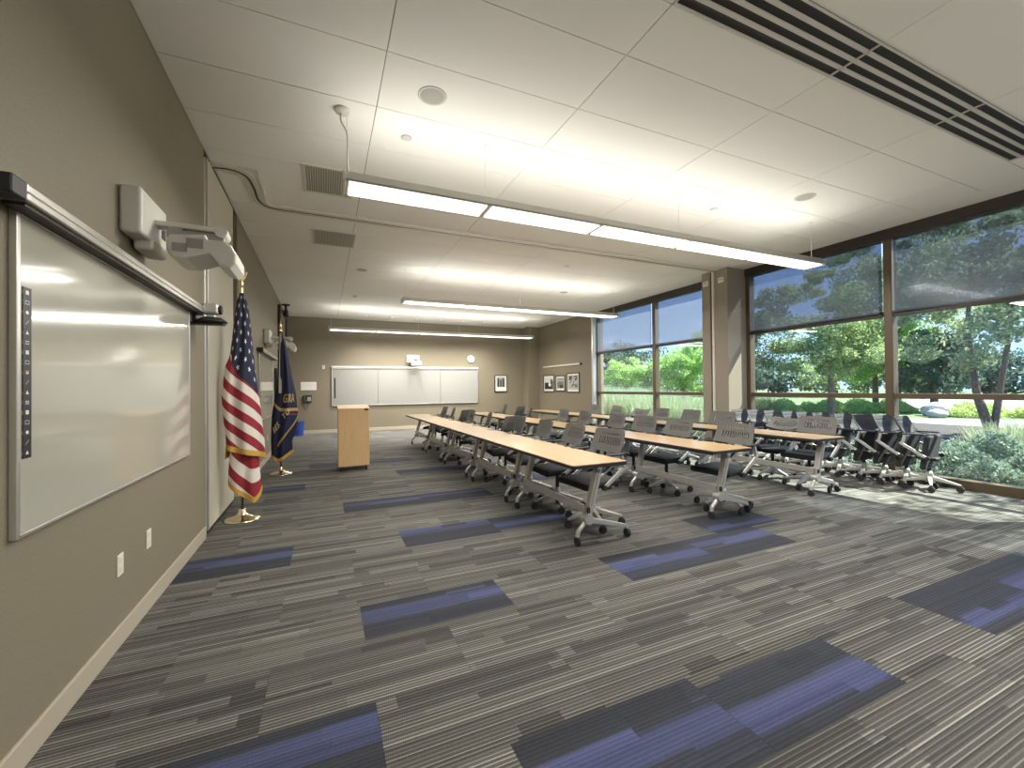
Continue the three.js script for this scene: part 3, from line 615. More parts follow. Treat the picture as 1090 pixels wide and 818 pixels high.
for (const [row, x, z0] of ROWS) for (let i = 0; i < 5; i++) {
  const label = `maple wheeled table, ${NTH[i]} of five in the ${ROWTEXT[row]}`, at = [x, 0, z0 - 1.6 * i];
  if (firstTable) { table0.position.set(...at); table0.userData.label = label; firstTable = false; } else copyOf(table0, 'wheeled_table', label, at);
}

// ================================================================ CHAIRS  (local +z is where the sitter looks)
function backPanel(tilt, y0) { // a curved shell of cells; the cells of the slots are left out
  const xs = [-1, -0.985, -0.95, -0.86, -0.76]; for (let i = 0; i < 12; i++) { const c = (i - 5.5) * 0.122; xs.push(c - 0.026, c + 0.026); } xs.push(0.76, 0.86, 0.95, 0.985, 1);
  const ys = [0, 0.004, 0.014, 0.045, 0.075, 0.115, 0.155, 0.175, 0.196, 0.215, 0.231, 0.238], inset = [0.02, 0.008, 0, 0, 0, 0, 0, 0, 0, 0, 0.009, 0.024];
  const hole = (i, j) => i >= 5 && i <= 27 && (i - 5) % 2 === 0 && (j === 4 || j === 5 || (j === 7 && i > 5 && i < 27)), solid = (i, j) => i >= 0 && j >= 0 && i < xs.length - 1 && j < ys.length - 1 && !hole(i, j);
  const at = (i, j, k) => { const w = 0.247 - 0.022 * ys[j] / 0.238 - inset[j], x = xs[i] * w; return [x, ys[j] + 0.012 * (1 - xs[i] * xs[i]) * (ys[j] / 0.238) ** 2, x * x * 1.05 + 0.03 * (ys[j] / 0.238 - 0.5) ** 2 - (k ? 0.011 : 0)]; };
  const pos = [], q = (a, b, c, d) => pos.push(...a, ...b, ...c, ...a, ...c, ...d);
  for (let i = 0; i < xs.length - 1; i++) for (let j = 0; j < ys.length - 1; j++) {
    if (!solid(i, j)) continue;
    q(at(i, j, 0), at(i + 1, j, 0), at(i + 1, j + 1, 0), at(i, j + 1, 0)); q(at(i, j, 1), at(i, j + 1, 1), at(i + 1, j + 1, 1), at(i + 1, j, 1));
    if (!solid(i - 1, j)) q(at(i, j, 1), at(i, j, 0), at(i, j + 1, 0), at(i, j + 1, 1));
    if (!solid(i + 1, j)) q(at(i + 1, j, 0), at(i + 1, j, 1), at(i + 1, j + 1, 1), at(i + 1, j + 1, 0));
    if (!solid(i, j - 1)) q(at(i, j, 1), at(i + 1, j, 1), at(i + 1, j, 0), at(i, j, 0));
    if (!solid(i, j + 1)) q(at(i, j + 1, 0), at(i + 1, j + 1, 0), at(i + 1, j + 1, 1), at(i, j + 1, 1));
  }
  const g = new THREE.BufferGeometry(); g.setAttribute('position', new THREE.Float32BufferAttribute(pos, 3)); g.computeVertexNormals();
  return toCreasedNormals(plain(g), 0.6).rotateX(-tilt).translate(0, y0, -0.235);
}
function makeChair(flipped, tilt, backMat = M.backGrey) {
  const t = thing('swivel_chair', '', 'chair', [0, 0, 0]);
  const pan = new RoundedBoxGeometry(0.47, 0.06, 0.45, 3, 0.028), p = pan.attributes.position;
  for (let i = 0; i < p.count; i++) { const x = p.getX(i), z = p.getZ(i); p.setX(i, x * (1 + 0.12 * (z > 0 ? 1 : -0.6) * Math.abs(z) / 0.22 * 0.6)); p.setY(i, p.getY(i) + 0.25 * x * x - (z > 0.12 ? (z - 0.12) * 0.22 : 0)); }
  pan.computeVertexNormals();
  if (flipped) pan.rotateX(-1.48).translate(0, 0.49, 0.02); else pan.translate(0, 0.445, 0.03);
  obj('seat', [pan], M.seat, t);
  obj('backrest', [backPanel(tilt, 0.715)], backMat, t);
  obj('back_support', [rbox(0.54, 0.03, 0.025, 0.006, 0, 0.725, -0.262), bar(V(0.2, 0.62, -0.22), V(0.2, 0.73, -0.262), 0.04, 0.02), bar(V(-0.2, 0.62, -0.22), V(-0.2, 0.73, -0.262), 0.04, 0.02)], M.black, t);
  obj('under_frame', [rbox(0.56, 0.035, 0.05, 0.008, 0, 0.425, -0.005), rbox(0.16, 0.04, 0.2, 0.012, 0, 0.4, 0)], M.black, t);
  for (const s of [-1, 1]) {
    obj('side_rail', [bar(V(s * 0.275, 0.615, -0.215), V(s * 0.275, 0.43, 0.06), 0.022, 0.036), bar(V(s * 0.275, 0.6, -0.19), V(s * 0.275, 0.725, -0.16), 0.03, 0.028)], M.silver, t);
    const a = obj('armrest', [rbox(0.05, 0.022, 0.235, 0.009, s * 0.275, 0.735, -0.075)], M.black, t);
    obj('rail_knob', [rod(V(s * 0.262, 0.43, 0.062), V(s * 0.295, 0.43, 0.062), 0.026, 0.026, 14)], M.black, a);
  }
  obj('gas_column', [rod(V(0, 0.2, 0), V(0, 0.41, 0), 0.022, 0.022, 12)], M.black, t);
  obj('hub', [lathe([[0, 0.09], [0.035, 0.09], [0.042, 0.12], [0.042, 0.2], [0.028, 0.235], [0, 0.235]], 16)], M.silver, t);
  for (let i = 0; i < 5; i++) {
    const a = i * Math.PI * 2 / 5 + 0.31, c = Math.cos(a), s = Math.sin(a);
    const leg = obj('leg', [bar(V(c * 0.02, 0.15, s * 0.02), V(c * 0.3, 0.093, s * 0.3), 0.05, 0.055, 0.028, 0.022)], M.silver, t);
    const k = makeCaster(c * 0.295, 0.09, s * 0.295); obj('caster', [...k.wheel, ...k.stem], M.rubber, leg);
  }
  return t;
}
const chairKinds = { open: makeChair(false, 0.3), low: makeChair(false, 0.85), flipped: makeChair(true, 0.42, M.backShaded) };
const used = {};
function placeChair(kind, x, z, turn, label, group) {
  if (!used[kind]) { used[kind] = 1; const o = chairKinds[kind]; o.position.set(x, 0, z); o.rotation.y = turn; o.userData.label = label; o.userData.group = group; } else copyOf(chairKinds[kind], 'swivel_chair', label, [x, 0, z], turn, group);
}
const ORD = ['first', 'second', 'third', 'fourth', 'fifth', 'sixth', 'seventh', 'eighth', 'ninth', 'tenth'];
const FACE = -Math.PI / 2; // towards the left wall
const chairRows = [
  ['left', 2.50, [[-3.66, 0.06], [-4.36, -0.06], [-5.1, -0.1], [-5.92, -0.14], [-6.45, -0.95], [-7.36, -0.4], [-8.25, -0.1], [-8.78, -0.8], [-9.68, -0.3], [-10.45, -0.5]]],
  ['middle', 4.19, [[-3.5, 0.08], [-4.38, 0], [-5.04, 0.05], [-5.74, -0.1], [-6.68, -0.12], [-7.45, -0.15], [-9.08, -0.4], [-9.7, -0.9], [-10.6, -0.35]]],
  ['right', 6.06, [[-3.68, 0.1], [-4.28, 0, 'low'], [-5.22, 0.1], [-5.95, -0.1], [-6.72, -0.15], [-7.5, 0.1, 'low'], [-8.2, -0.2], [-9.05, -0.1]]],
];
for (const [row, x, list] of chairRows) list.forEach(([z, a, kind = 'open'], i) => {
  const reach = 0.3 - 0.3 * Math.cos(a);
  placeChair(kind, x + reach + (kind === 'low' ? 0.12 : 0), z, FACE + a, `grey slotted-back swivel chair, ${ORD[i]} from the camera along the ${row} table row${kind === 'low' ? ', leaning far back' : ''}`, `swivel chairs along the ${row} table row`);
});
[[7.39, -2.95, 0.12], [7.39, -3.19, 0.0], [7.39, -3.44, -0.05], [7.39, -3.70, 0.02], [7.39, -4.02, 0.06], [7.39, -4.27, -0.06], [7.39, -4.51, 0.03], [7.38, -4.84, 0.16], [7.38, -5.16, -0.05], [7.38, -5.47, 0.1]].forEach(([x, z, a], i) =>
  placeChair('flipped', x, z, a, `nested chair with shade-darkened back and seat flipped up by the windows, ${ORD[i]} from the camera`, 'nested chairs with flipped seats by the windows'));

// ================================================================ LECTERN
{
  const t = thing('lectern', 'light wood lectern on casters in front of the back whiteboard', 'lectern', [0.475, 0, -8.05]);
  const w = 0.5, d = 0.46;
  obj('front_panel', [rbox(w, 0.985, 0.022, 0.003, 0, 0.575, d / 2)], M.lecternWood, t);
  for (const s of [-1, 1]) obj('side_panel', [rbox(0.022, 0.985, d - 0.03, 0.003, s * (w / 2 - 0.011), 0.575, -0.005)], M.lecternWood, t);
  obj('base_panel', [rbox(w - 0.046, 0.022, d - 0.03, 0.003, 0, 0.095, 0)], M.lecternWood, t);
  obj('shelf', [rbox(w - 0.046, 0.02, d - 0.04, 0.003, 0, 0.55, 0)], M.lecternWood, t);
  obj('slanted_top', [new RoundedBoxGeometry(w + 0.02, 0.024, d + 0.03, 1, 0.004).rotateX(0.1).translate(0, 1.085, 0)], M.lecternWood, t);
  obj('book_ledge', [rbox(w, 0.03, 0.018, 0.003, 0, 1.085, -d / 2 - 0.01)], M.lecternWood, t);
  obj('corner_handle', [rbox(0.06, 0.03, 0.02, 0.004, w / 2 - 0.05, 1.05, d / 2 + 0.016)], M.black, t);
  for (const sx of [-1, 1]) for (const sz of [-1, 1]) { const c = makeCaster(sx * 0.2, 0.085, sz * 0.18); const k = obj('caster', c.wheel, M.rubber, t); obj('caster_stem', c.stem, M.brass, k); }
}

// ================================================================ FLAGS
function drape(sections, phase, folds, depth, hem) { // sections: [y, left, right]; closed folded cloth hung round the pole
  const NU = 120, NV = 60, pos = [], uv = [], idx = [];
  const yTop = sections[0][0], yBot = sections[sections.length - 1][0];
  const at = (y) => { for (let i = 0; i + 1 < sections.length; i++) { const a = sections[i], b = sections[i + 1]; if (y <= a[0] && y >= b[0]) { const k = (a[0] - y) / (a[0] - b[0] || 1); return [a[1] + (b[1] - a[1]) * k, a[2] + (b[2] - a[2]) * k]; } } const s = sections[sections.length - 1]; return [s[1], s[2]]; };
  for (let j = 0; j <= NV; j++) for (let i = 0; i <= NU; i++) {
    const u = i / NU, th = u * Math.PI * 2, v = j / NV, bot = yBot + hem(u), y = yTop + (bot - yTop) * v, [l, r] = at(Math.max(yBot, y));
    const c = Math.sin(th - Math.PI) * 1, s = -Math.cos(th - Math.PI); // u = .5 is the side facing the room's camera
    const half = (r + l) / 2, mid = (r - l) / 2, fold = 1 + (0.10 + 0.1 * v) * Math.cos(folds * th + phase + 2.2 * v) + 0.05 * Math.cos((folds + 4) * th + 5 * v);
    const x = mid - Math.sin(th) * half * (0.93 + 0.07 * fold), z = -Math.cos(th) * Math.min(depth, half + 0.01) * fold;
    pos.push(x, y, z); uv.push(u, 1 - v);
  }
  for (let j = 0; j < NV; j++) for (let i = 0; i < NU; i++) { const a = j * (NU + 1) + i, b = a + 1, c = a + NU + 1, d = c + 1; idx.push(a, c, b, b, c, d); }
  const g = new THREE.BufferGeometry(); g.setAttribute('position', new THREE.Float32BufferAttribute(pos, 3)); g.setAttribute('uv', new THREE.Float32BufferAttribute(uv, 2)); g.setIndex(idx); g.computeVertexNormals();
  const edge = []; for (let i = 0; i <= NU; i++) { const k = (NV * (NU + 1) + i) * 3; edge.push(V(pos[k], pos[k + 1], pos[k + 2])); }
  const fpos = [], fidx = []; edge.forEach((e, i) => { const o = V(e.x, 0, e.z).multiplyScalar(0.04), w = 0.004 * Math.sin(i * 2.1); fpos.push(e.x + o.x, e.y + 0.006, e.z + o.z, e.x + o.x * 1.4, e.y - 0.052 + w, e.z + o.z * 1.4, e.x - o.x * 0.4, e.y + 0.006, e.z - o.z * 0.4, e.x - o.x * 0.2, e.y - 0.05 + w, e.z - o.z * 0.2); });
  for (let i = 0; i < NU; i++) { const a = i * 4, b = a + 4; fidx.push(a, a + 1, b, b, a + 1, b + 1, a + 2, b + 2, a + 3, b + 2, b + 3, a + 3, a + 1, a + 3, b + 1, b + 1, a + 3, b + 3); }
  const f = new THREE.BufferGeometry(); f.setAttribute('position', new THREE.Float32BufferAttribute(fpos, 3)); f.setIndex(fidx); f.computeVertexNormals();
  return [g, f];
}
function star(g, x, y, r, rot = 0) { g.beginPath(); for (let i = 0; i < 10; i++) { const a = rot - Math.PI / 2 + i * Math.PI / 5, q = i % 2 ? r * 0.4 : r; const px = x + Math.cos(a) * q, py = y + Math.sin(a) * q; i ? g.lineTo(px, py) : g.moveTo(px, py); } g.closePath(); g.fill(); }
const US = { red: '#8d1f2c', white: '#d8d0c4', blue: '#151a3a' };
const clothM = (tex) => std({ map: tex, roughness: 0.72, side: THREE.DoubleSide });
function flagStand(t, h, tip) {
  const m = obj('base', [lathe([[0, 0], [0.17, 0], [0.175, 0.01], [0.15, 0.026], [0.07, 0.045], [0.045, 0.07], [0.036, 0.115], [0.026, 0.12], [0, 0.12]], 36)], std({ color: lin(0.83, 0.72, 0.5), roughness: 0.16, metalness: 1 }), t);
  obj('pole', [rod(V(0, 0.1, 0), V(0, h, 0), 0.014, 0.013, 12)], std({ color: lin(0.06, 0.045, 0.03), roughness: 0.4 }), t);
  obj('collar', [rod(V(0, h - 0.06, 0), V(0, h, 0), 0.019, 0.019, 14)], M.brass, t);
  obj('finial', tip, M.brass, t);
}
{
  const t = thing('striped_flag', 'red and white striped flag with stars and gold fringe, on a brass floor stand', 'flag', [-0.815, 0, -5.42], 0.2);
  flagStand(t, 2.52, [lathe([[0, 2.52], [0.025, 2.53], [0.012, 2.55], [0.028, 2.575], [0.01, 2.6], [0.022, 2.63], [0.002, 2.72], [0, 2.72]], 12), bar(V(0, 2.6, 0), V(0.05, 2.7, 0), 0.02, 0.04, 0.008, 0.02)]);
  const tex = canvasTex(1024, 1024, (g, W, H) => {
    g.fillStyle = US.white; g.fillRect(0, 0, W, H);
    g.save(); g.translate(W / 2, 380); g.rotate(0.36); g.fillStyle = US.red; for (let i = -6; i < 14; i++) g.fillRect(-1400, i * 124, 2800, 62); g.restore();
    g.fillStyle = US.blue; g.beginPath(); g.moveTo(0, 0); g.lineTo(W, 0); g.lineTo(W, 500); g.lineTo(700, 640); g.lineTo(W / 2, 560); g.lineTo(330, 420); g.lineTo(0, 400); g.closePath(); g.fill();
    g.fillStyle = '#e4dfd6'; let k = 0; for (let y = 30; y < 600; y += 58, k++) for (let x = (k % 2 ? 30 : 95); x < W; x += 130) { const lim = x < 330 ? 385 : x < 512 ? 400 + (x - 330) * 0.74 : x < 700 ? 540 + (x - 512) * 0.4 : 600 - (x - 700) * 0.4; if (y < lim - 20) star(g, x + 10 * Math.sin(k * 3.1), y, 22, (x * 0.01 + k) % 1); }
  });
  const [c, f] = drape([[2.46, 0.018, 0.02], [2.35, 0.05, 0.06], [2.2, 0.065, 0.08], [1.76, 0.11, 0.115], [1.66, 0.155, 0.12], [1.33, 0.185, 0.16], [1.04, 0.165, 0.19], [0.85, 0.14, 0.21], [0.68, 0.15, 0.215]], 0.6, 5, 0.13, (u) => (u > 0.25 && u < 0.75 ? 0.16 - 0.3 * (u - 0.25) : 0.05 * Math.sin(u * 9)));
  obj('flag_cloth', [c], clothM(tex), t); obj('fringe', [f], M.gold, t);
  const tex2 = canvasTex(512, 512, (g, W, H) => { g.fillStyle = US.red; g.fillRect(0, 0, W, H); g.save(); g.translate(W / 2, H / 2); g.rotate(0.55); g.fillStyle = US.white; for (let i = -3; i < 4; i++) g.fillRect(-600, i * 190 + 10, 1200, 95); g.restore(); });
  const [c2, f2] = drape([[0.95, 0.08, 0.14], [0.7, 0.115, 0.16], [0.5, 0.13, 0.17], [0.3, 0.10, 0.19], [0.2, 0.06, 0.19]], 2.1, 4, 0.1, (u) => 0.04 + 0.28 * Math.pow(Math.abs(Math.sin((u - 0.55) * Math.PI)), 1.2));
  obj('flag_cloth', [c2], clothM(tex2), t); obj('fringe', [f2], M.gold, t);
}
{
  const t = thing('blue_flag', 'dark blue flag with gold lettering and fringe on a brass stand, behind the striped flag', 'flag', [-0.66, 0, -8.07], 0.2);
  flagStand(t, 2.42, [lathe([[0, 2.42], [0.02, 2.43], [0.01, 2.46], [0.026, 2.48], [0.008, 2.52], [0, 2.62]], 12)]);
  const tex = canvasTex(1024, 1024, (g, W, H) => {
    g.fillStyle = '#14173a'; g.fillRect(0, 0, W, H); g.fillStyle = '#b79a4c'; g.font = 'bold 96px sans-serif';
    g.save(); g.translate(455, 580); g.rotate(0.12); g.fillText('GRA', 0, 0); g.restore();
    g.strokeStyle = '#b3924a'; g.lineWidth = 26; g.beginPath(); g.moveTo(300, 600); g.lineTo(480, 640); g.lineTo(760, 690); g.stroke();
    g.strokeStyle = '#8a2434'; g.lineWidth = 10; g.beginPath(); g.moveTo(500, 680); g.lineTo(760, 735); g.stroke();
    g.font = 'bold 70px sans-serif'; g.fillStyle = '#c4b27c'; g.save(); g.translate(360, 840); g.rotate(-0.75); g.fillText('RES', 0, 0); g.restore(); g.save(); g.translate(480, 720); g.rotate(-0.5); g.fillText('TO', 0, 0); g.restore();
    g.strokeStyle = '#a98c4c'; g.lineWidth = 24; g.beginPath(); g.moveTo(760, 720); g.lineTo(620, 800); g.lineTo(430, 920); g.stroke();
  });
  const [c, f] = drape([[2.38, 0.02, 0.03], [2.1, 0.03, 0.10], [1.6, 0.05, 0.18], [1.32, 0.08, 0.23], [1.0, 0.13, 0.26], [0.82, 0.14, 0.25], [0.55, 0.145, 0.17], [0.4, 0.14, 0.18], [0.24, 0.13, 0.17]], 1.2, 5, 0.12, (u) => 0.02 + 0.2 * Math.abs(Math.sin((u - 0.42) * Math.PI)));
  obj('flag_cloth', [c], clothM(tex), t); obj('fringe', [f], M.gold, t);
  obj('pole_sleeve', [bar(V(-0.02, 1.35, 0.1), V(0.0, 2.36, 0.035), 0.045, 0.012, 0.03, 0.01)], std({ color: lin(0.5, 0.46, 0.38), roughness: 0.7 }), t);
}

// ================================================================ OUTSIDE
const GY = -0.12;
{
  const grassT = dataTex(256, 256, (x, y) => { const v = 26 * noise.noise(x * 0.12, y * 0.12, 1) + 22 * (rnd() - 0.5); return [88 + v, 104 + v, 66 + v * 0.6]; }); grassT.repeat.set(0.5, 0.5);
  struct('ground', [span(7.9, 130, GY - 0.4, GY - 0.03, 60, -130)], std({ map: grassT, roughness: 1 }));
  const mulchT = dataTex(256, 256, (x, y) => { const v = 22 * noise.noise(x * 0.3, y * 0.3, 1) + 40 * (rnd() - 0.5); return [58 + v, 52 + v, 50 + v]; }); mulchT.repeat.set(1, 1);
  const poly = (pts, y0, y1) => { const s = new THREE.Shape(pts.map(([x, z]) => new THREE.Vector2(x, -z))); return metric(new THREE.ExtrudeGeometry(s, { depth: y1 - y0, bevelEnabled: false }).rotateX(-Math.PI / 2).translate(0, y0, 0)); };
  struct('mulch_bed', [poly([[7.92, 8], [20.8, 8], [20.85, -8.7], [22.9, -10.4], [23, -13], [12, -30], [7.92, -30]], GY - 0.03, GY)], std({ map: mulchT, roughness: 1 }));
  const concT = dataTex(128, 128, (x, y) => { const v = 10 * noise.noise(x * 0.2, y * 0.2, 2) + 14 * (rnd() - 0.5); return [112 + v, 113 + v, 115 + v]; }); concT.repeat.set(0.6, 0.6);
  struct('garden_path', [poly([[20.8, 8], [26.2, 8], [25.75, -7.3], [23.9, -9.95], [22.9, -10.4], [20.85, -8.7]], GY - 0.03, GY + 0.01)], std({ map: concT, roughness: 0.9 }));
  struct('parking_lot', [span(33, 62, GY - 0.03, GY + 0.02, 20, -22)], std({ color: lin(0.2, 0.21, 0.22), roughness: 0.95 }));
}
function leafGeo(w, l) { const g = new THREE.BufferGeometry(); g.setAttribute('position', new THREE.Float32BufferAttribute([0, 0, 0, w / 2, l * 0.5, w * 0.12, 0, l, 0, -w / 2, l * 0.5, w * 0.12], 3)); g.setIndex([0, 1, 2, 0, 2, 3]); g.computeVertexNormals(); return g; }
const leafMat = phy({ color: 0xffffff, roughness: 0.75, transmission: 0.55, thickness: 0, side: THREE.DoubleSide });
const bark = std({ map: dataTex(64, 128, (x, y) => { const v = 34 * noise.noise(x * 0.3, y * 0.08, 1) + 30 * (rnd() - 0.5); return [118 + v, 106 + v, 96 + v]; }), roughness: 0.95 });
function foliage(parent, n, place, size, colors, name = 'foliage') {
  const im = new THREE.InstancedMesh(leafGeo(size * 0.62, size), leafMat, n), q = new THREE.Quaternion(), e = new THREE.Euler(), m = new THREE.Matrix4(), s = V(1, 1, 1), col = new THREE.Color();
  for (let i = 0; i < n; i++) {
    const p = place(); e.set(R(-2, 2), R(0, 6.28), R(-2, 2)); q.setFromEuler(e); const k = R(0.7, 1.3); s.set(k, k, k); m.compose(p, q, s); im.setMatrixAt(i, m);
    const c = colors[Math.floor(rnd() * colors.length)], b = R(1.35, 2.6); col.setRGB(c[0] * b, c[1] * b, c[2] * b); im.setColorAt(i, col);
  }
  im.name = name; im.userData.kind = 'stuff'; im.castShadow = im.receiveShadow = true; parent.add(im); return im;
}
function inBlob(b) { let x, y, z, l; do { x = R(-1, 1); y = R(-1, 1); z = R(-1, 1); l = x * x + y * y + z * z; } while (l > 1 || l < 0.12 * rnd()); return V(b[0] + x * b[3], b[1] + y * b[4], b[2] + z * b[3]); }
function tree(name, label, at, trunks, blobs, n, size, colors, group) {
  const t = thing(name, label, 'tree', at, 0, group);
  const g = []; for (const [pts, r] of trunks) { const v = pts.map((p) => V(...p)); for (let i = 0; i + 1 < v.length; i++) g.push(rod(v[i], v[i + 1], r * (1 - i / v.length), r * (1 - (i + 1) / v.length) + 0.01, 9)); }
  obj('trunk', g, bark, t);
  const vol = blobs.map((b) => b[3] * b[3] * b[4]), tot = vol.reduce((a, b) => a + b);
  // clumps inside each blob so that the crown has gaps
  const clumps = []; blobs.forEach((b, i) => { const k = Math.max(3, Math.round(70 * vol[i] / tot)); for (let j = 0; j < k; j++) { const c = inBlob(b); const r = R(0.16, 0.32) * b[3]; clumps.push([c.x, c.y, c.z, r, r * 0.6]); } });
  foliage(t, n, () => inBlob(clumps[Math.floor(rnd() * clumps.length)]), size, colors);
  return t;
}
const GREEN = [[0.14, 0.19, 0.08], [0.18, 0.23, 0.10], [0.09, 0.14, 0.07], [0.25, 0.28, 0.12]], BIRCH = [[0.17, 0.21, 0.12], [0.21, 0.25, 0.15], [0.12, 0.16, 0.10], [0.27, 0.29, 0.17]], DARK = [[0.045, 0.08, 0.055], [0.06, 0.10, 0.07], [0.035, 0.06, 0.05]], LIME = [[0.2, 0.3, 0.09], [0.16, 0.25, 0.08], [0.25, 0.33, 0.12]];
tree('birch_tree', 'pale birch tree with two leaning trunks outside the right hand window', [18, GY, -5.75], [[[[0, 0, 0], [-0.28, 1.2, -0.2], [-0.5, 3, -0.3], [-0.5, 5, -0.2]], 0.125], [[[0.02, 0, 0.02], [0.08, 1.3, 0.16], [0.2, 3, 0.35], [0.3, 5, 0.5]], 0.095]], [[-0.6, 3.6, -0.3, 2.4, 1.5], [0.5, 4.2, 0.9, 2.1, 1.6], [-0.2, 5.8, 0.2, 2.3, 1.7], [0.9, 2.6, 1.2, 1.4, 0.8]], 26000, 0.11, BIRCH);
tree('leafy_tree', 'tall leafy tree whose trunk hides behind the thick window mullion', [30.2, GY, -13.4], [[[[0, 0, 0], [0.1, 2, 0], [0, 6, 0.1]], 0.18]], [[0, 6.6, 0, 3.2, 2.2], [0.3, 9.4, 0, 2.9, 1.9], [0.6, 4.2, 0.4, 2.5, 1.3]], 24000, 0.16, BIRCH);
tree('dark_tree', 'dense dark green conifer behind the path, right of the mullion', [30.5, GY, -11.9], [[[[0, 0, 0], [0, 2, 0]], 0.2]], [[0, 2.4, 0, 2.1, 1.5], [0, 3.6, 0, 1.5, 1.0]], 14000, 0.14, DARK);
tree('leafy_tree', 'broad green tree with one trunk in the middle of the window right of the column', [24.5, GY, -13.7], [[[[0, 0, 0], [0, 1.8, 0], [0.2, 4, 0]], 0.2]], [[-0.6, 3.5, -0.4, 2.8, 1.4], [1.0, 3.3, 0.6, 2.5, 1.5], [0, 5.4, -0.4, 2.6, 1.6], [-1.2, 6.9, -1, 1.7, 1.1]], 30000, 0.13, GREEN);
tree('leafy_tree', 'green tree close behind the column, at the left edge of its window', [22.0, GY, -17.2], [[[[0, 0, 0], [0, 2, 0], [0.2, 4, 0]], 0.16]], [[0, 3.6, 0, 2.4, 1.5], [0.4, 5.6, 0.2, 2.0, 1.5]], 18000, 0.13, [...GREEN, ...DARK]);
tree('leafy_tree', 'sunlit tree between the broad tree and the thick mullion', [30.5, GY, -14.6], [[[[0, 0, 0], [0, 1.8, 0], [0.1, 4, 0]], 0.18]], [[0, 3.4, 0, 2.6, 1.5], [-0.4, 4.6, 0.4, 2.0, 1.2]], 16000, 0.15, LIME);
tree('shade_tree', 'leafy tree near the facade whose crown dapples the sunlight on the carpet', [12.8, GY, 0.6], [[[[0, 0, 0], [0, 3, 0], [0.1, 7, 0]], 0.14]], [[0, 7.4, -0.2, 2.2, 1.2], [0.5, 8.6, 0.8, 1.8, 1.1], [-0.5, 6.2, 0.4, 1.4, 0.8]], 1500, 0.15, GREEN);
// far trees seen in the window beyond the column and behind the parking lot
tree('distant_tree', 'light green distant tree in the far window, right bay', [34, GY, -33], [[[[0, 0, 0], [0, 2, 0]], 0.25]], [[0, 3.2, 0, 3.6, 2.1], [1.5, 5.2, 0.5, 2.6, 1.8]], 14000, 0.24, LIME, 'trees beyond the grasses');
tree('distant_tree', 'dark bluish distant tree in the far window, middle of the right bay', [36, GY, -44], [[[[0, 0, 0], [0, 2, 0]], 0.3]], [[0, 4.0, 0, 4.6, 3.0], [-2, 3.6, 1, 3.6, 2.6]], 14000, 0.28, DARK, 'trees beyond the grasses');
tree('distant_tree', 'tall dark distant tree in the far window, left bay', [27, GY, -46], [[[[0, 0, 0], [0, 2, 0]], 0.3]], [[0, 4.6, 0, 5.2, 3.4], [3, 4.0, 1, 3.6, 2.8]], 16000, 0.28, [...DARK, [0.09, 0.11, 0.1]], 'trees beyond the grasses');
tree('distant_tree', 'paler distant tree beside the right wall in the far window', [30, GY, -37], [[[[0, 0, 0], [0, 2, 0]], 0.25]], [[0, 2.8, 0, 2.6, 1.8]], 8000, 0.22, LIME, 'trees beyond the grasses');
[[67, 7, 8], [66, 6, -2], [68, 7, -14], [64, 6.5, -24], [60, 6, -33], [56, 6.5, -42], [50, 6, -52]].forEach(([x, h, z], i) => tree('distant_tree', `far tree of the tree line beyond the parking lot, ${ORD[i]} counted from the right`, [x, GY, z], [[[[0, 0, 0], [0, 2, 0]], 0.3]], [[0, h * 0.5, 0, 5.5, h * 0.42], [2, h * 0.4, 4, 4.5, h * 0.3]], 7000, 0.42, i % 2 ? DARK : GREEN, 'tree line beyond the parking lot'));
function bush(name, label, at, w, h, n, size, colors, group, category = 'shrub') {
  const t = thing(name, label, category, at, 0, group);
  obj('stems', Array.from({ length: 7 }, () => rod(V(R(-0.1, 0.1) * w, 0, R(-0.1, 0.1) * w), V(R(-0.5, 0.5) * w, h * R(0.5, 0.8), R(-0.5, 0.5) * w), 0.012, 0.006, 5)), bark, t);
  foliage(t, n, () => { const p = inBlob([0, 0, 0, 1, 1]); return V(p.x * w, Math.abs(p.y) * h * (0.75 + 0.25 * Math.sin(p.x * 5 + p.z * 4)) + 0.02, p.z * w); }, size, colors);
}
const SAGE = [[0.11, 0.145, 0.12], [0.15, 0.185, 0.16], [0.08, 0.115, 0.09], [0.13, 0.18, 0.11]];
[[8.9, -1.5, 0.6, 0.62], [10.2, -2.2, 0.75, 0.85], [8.85, -2.5, 0.6, 0.58], [10.4, -3.4, 0.65, 0.7], [9.0, -3.6, 0.65, 0.6], [8.8, -4.7, 0.55, 0.45]].forEach(([x, z, w, h], i) =>
  bush('sage_shrub', `soft grey-green shrub just outside the right window, ${ORD[i]} of six from the right`, [x, GY, z], w, h, 9000, 0.055, SAGE, 'grey-green shrubs against the right window'));
[[22.8, -15.5], [24.6, -16.6], [25.8, -14.8], [27.3, -14.2], [28.7, -13.2]].forEach(([x, z], i) =>
  bush('clipped_hedge', `low bright green hedge bush behind the nested chairs, ${ORD[i]} from the left`, [x, GY, z], 1.3, 0.75, 6000, 0.09, LIME, 'low hedge bushes beyond the path'));
[[31, -10.9], [27.2, -9.3], [29.3, -9.6], [28.6, -7.6]].forEach(([x, z], i) =>
  bush('garden_shrub', `yellow-green shrub beyond the path near the boulder, ${ORD[i]} of four from the left`, [x, GY, z], 1.0, 0.55, 3500, 0.09, [...LIME, [0.34, 0.30, 0.13]], 'yellow-green shrubs by the boulder'));
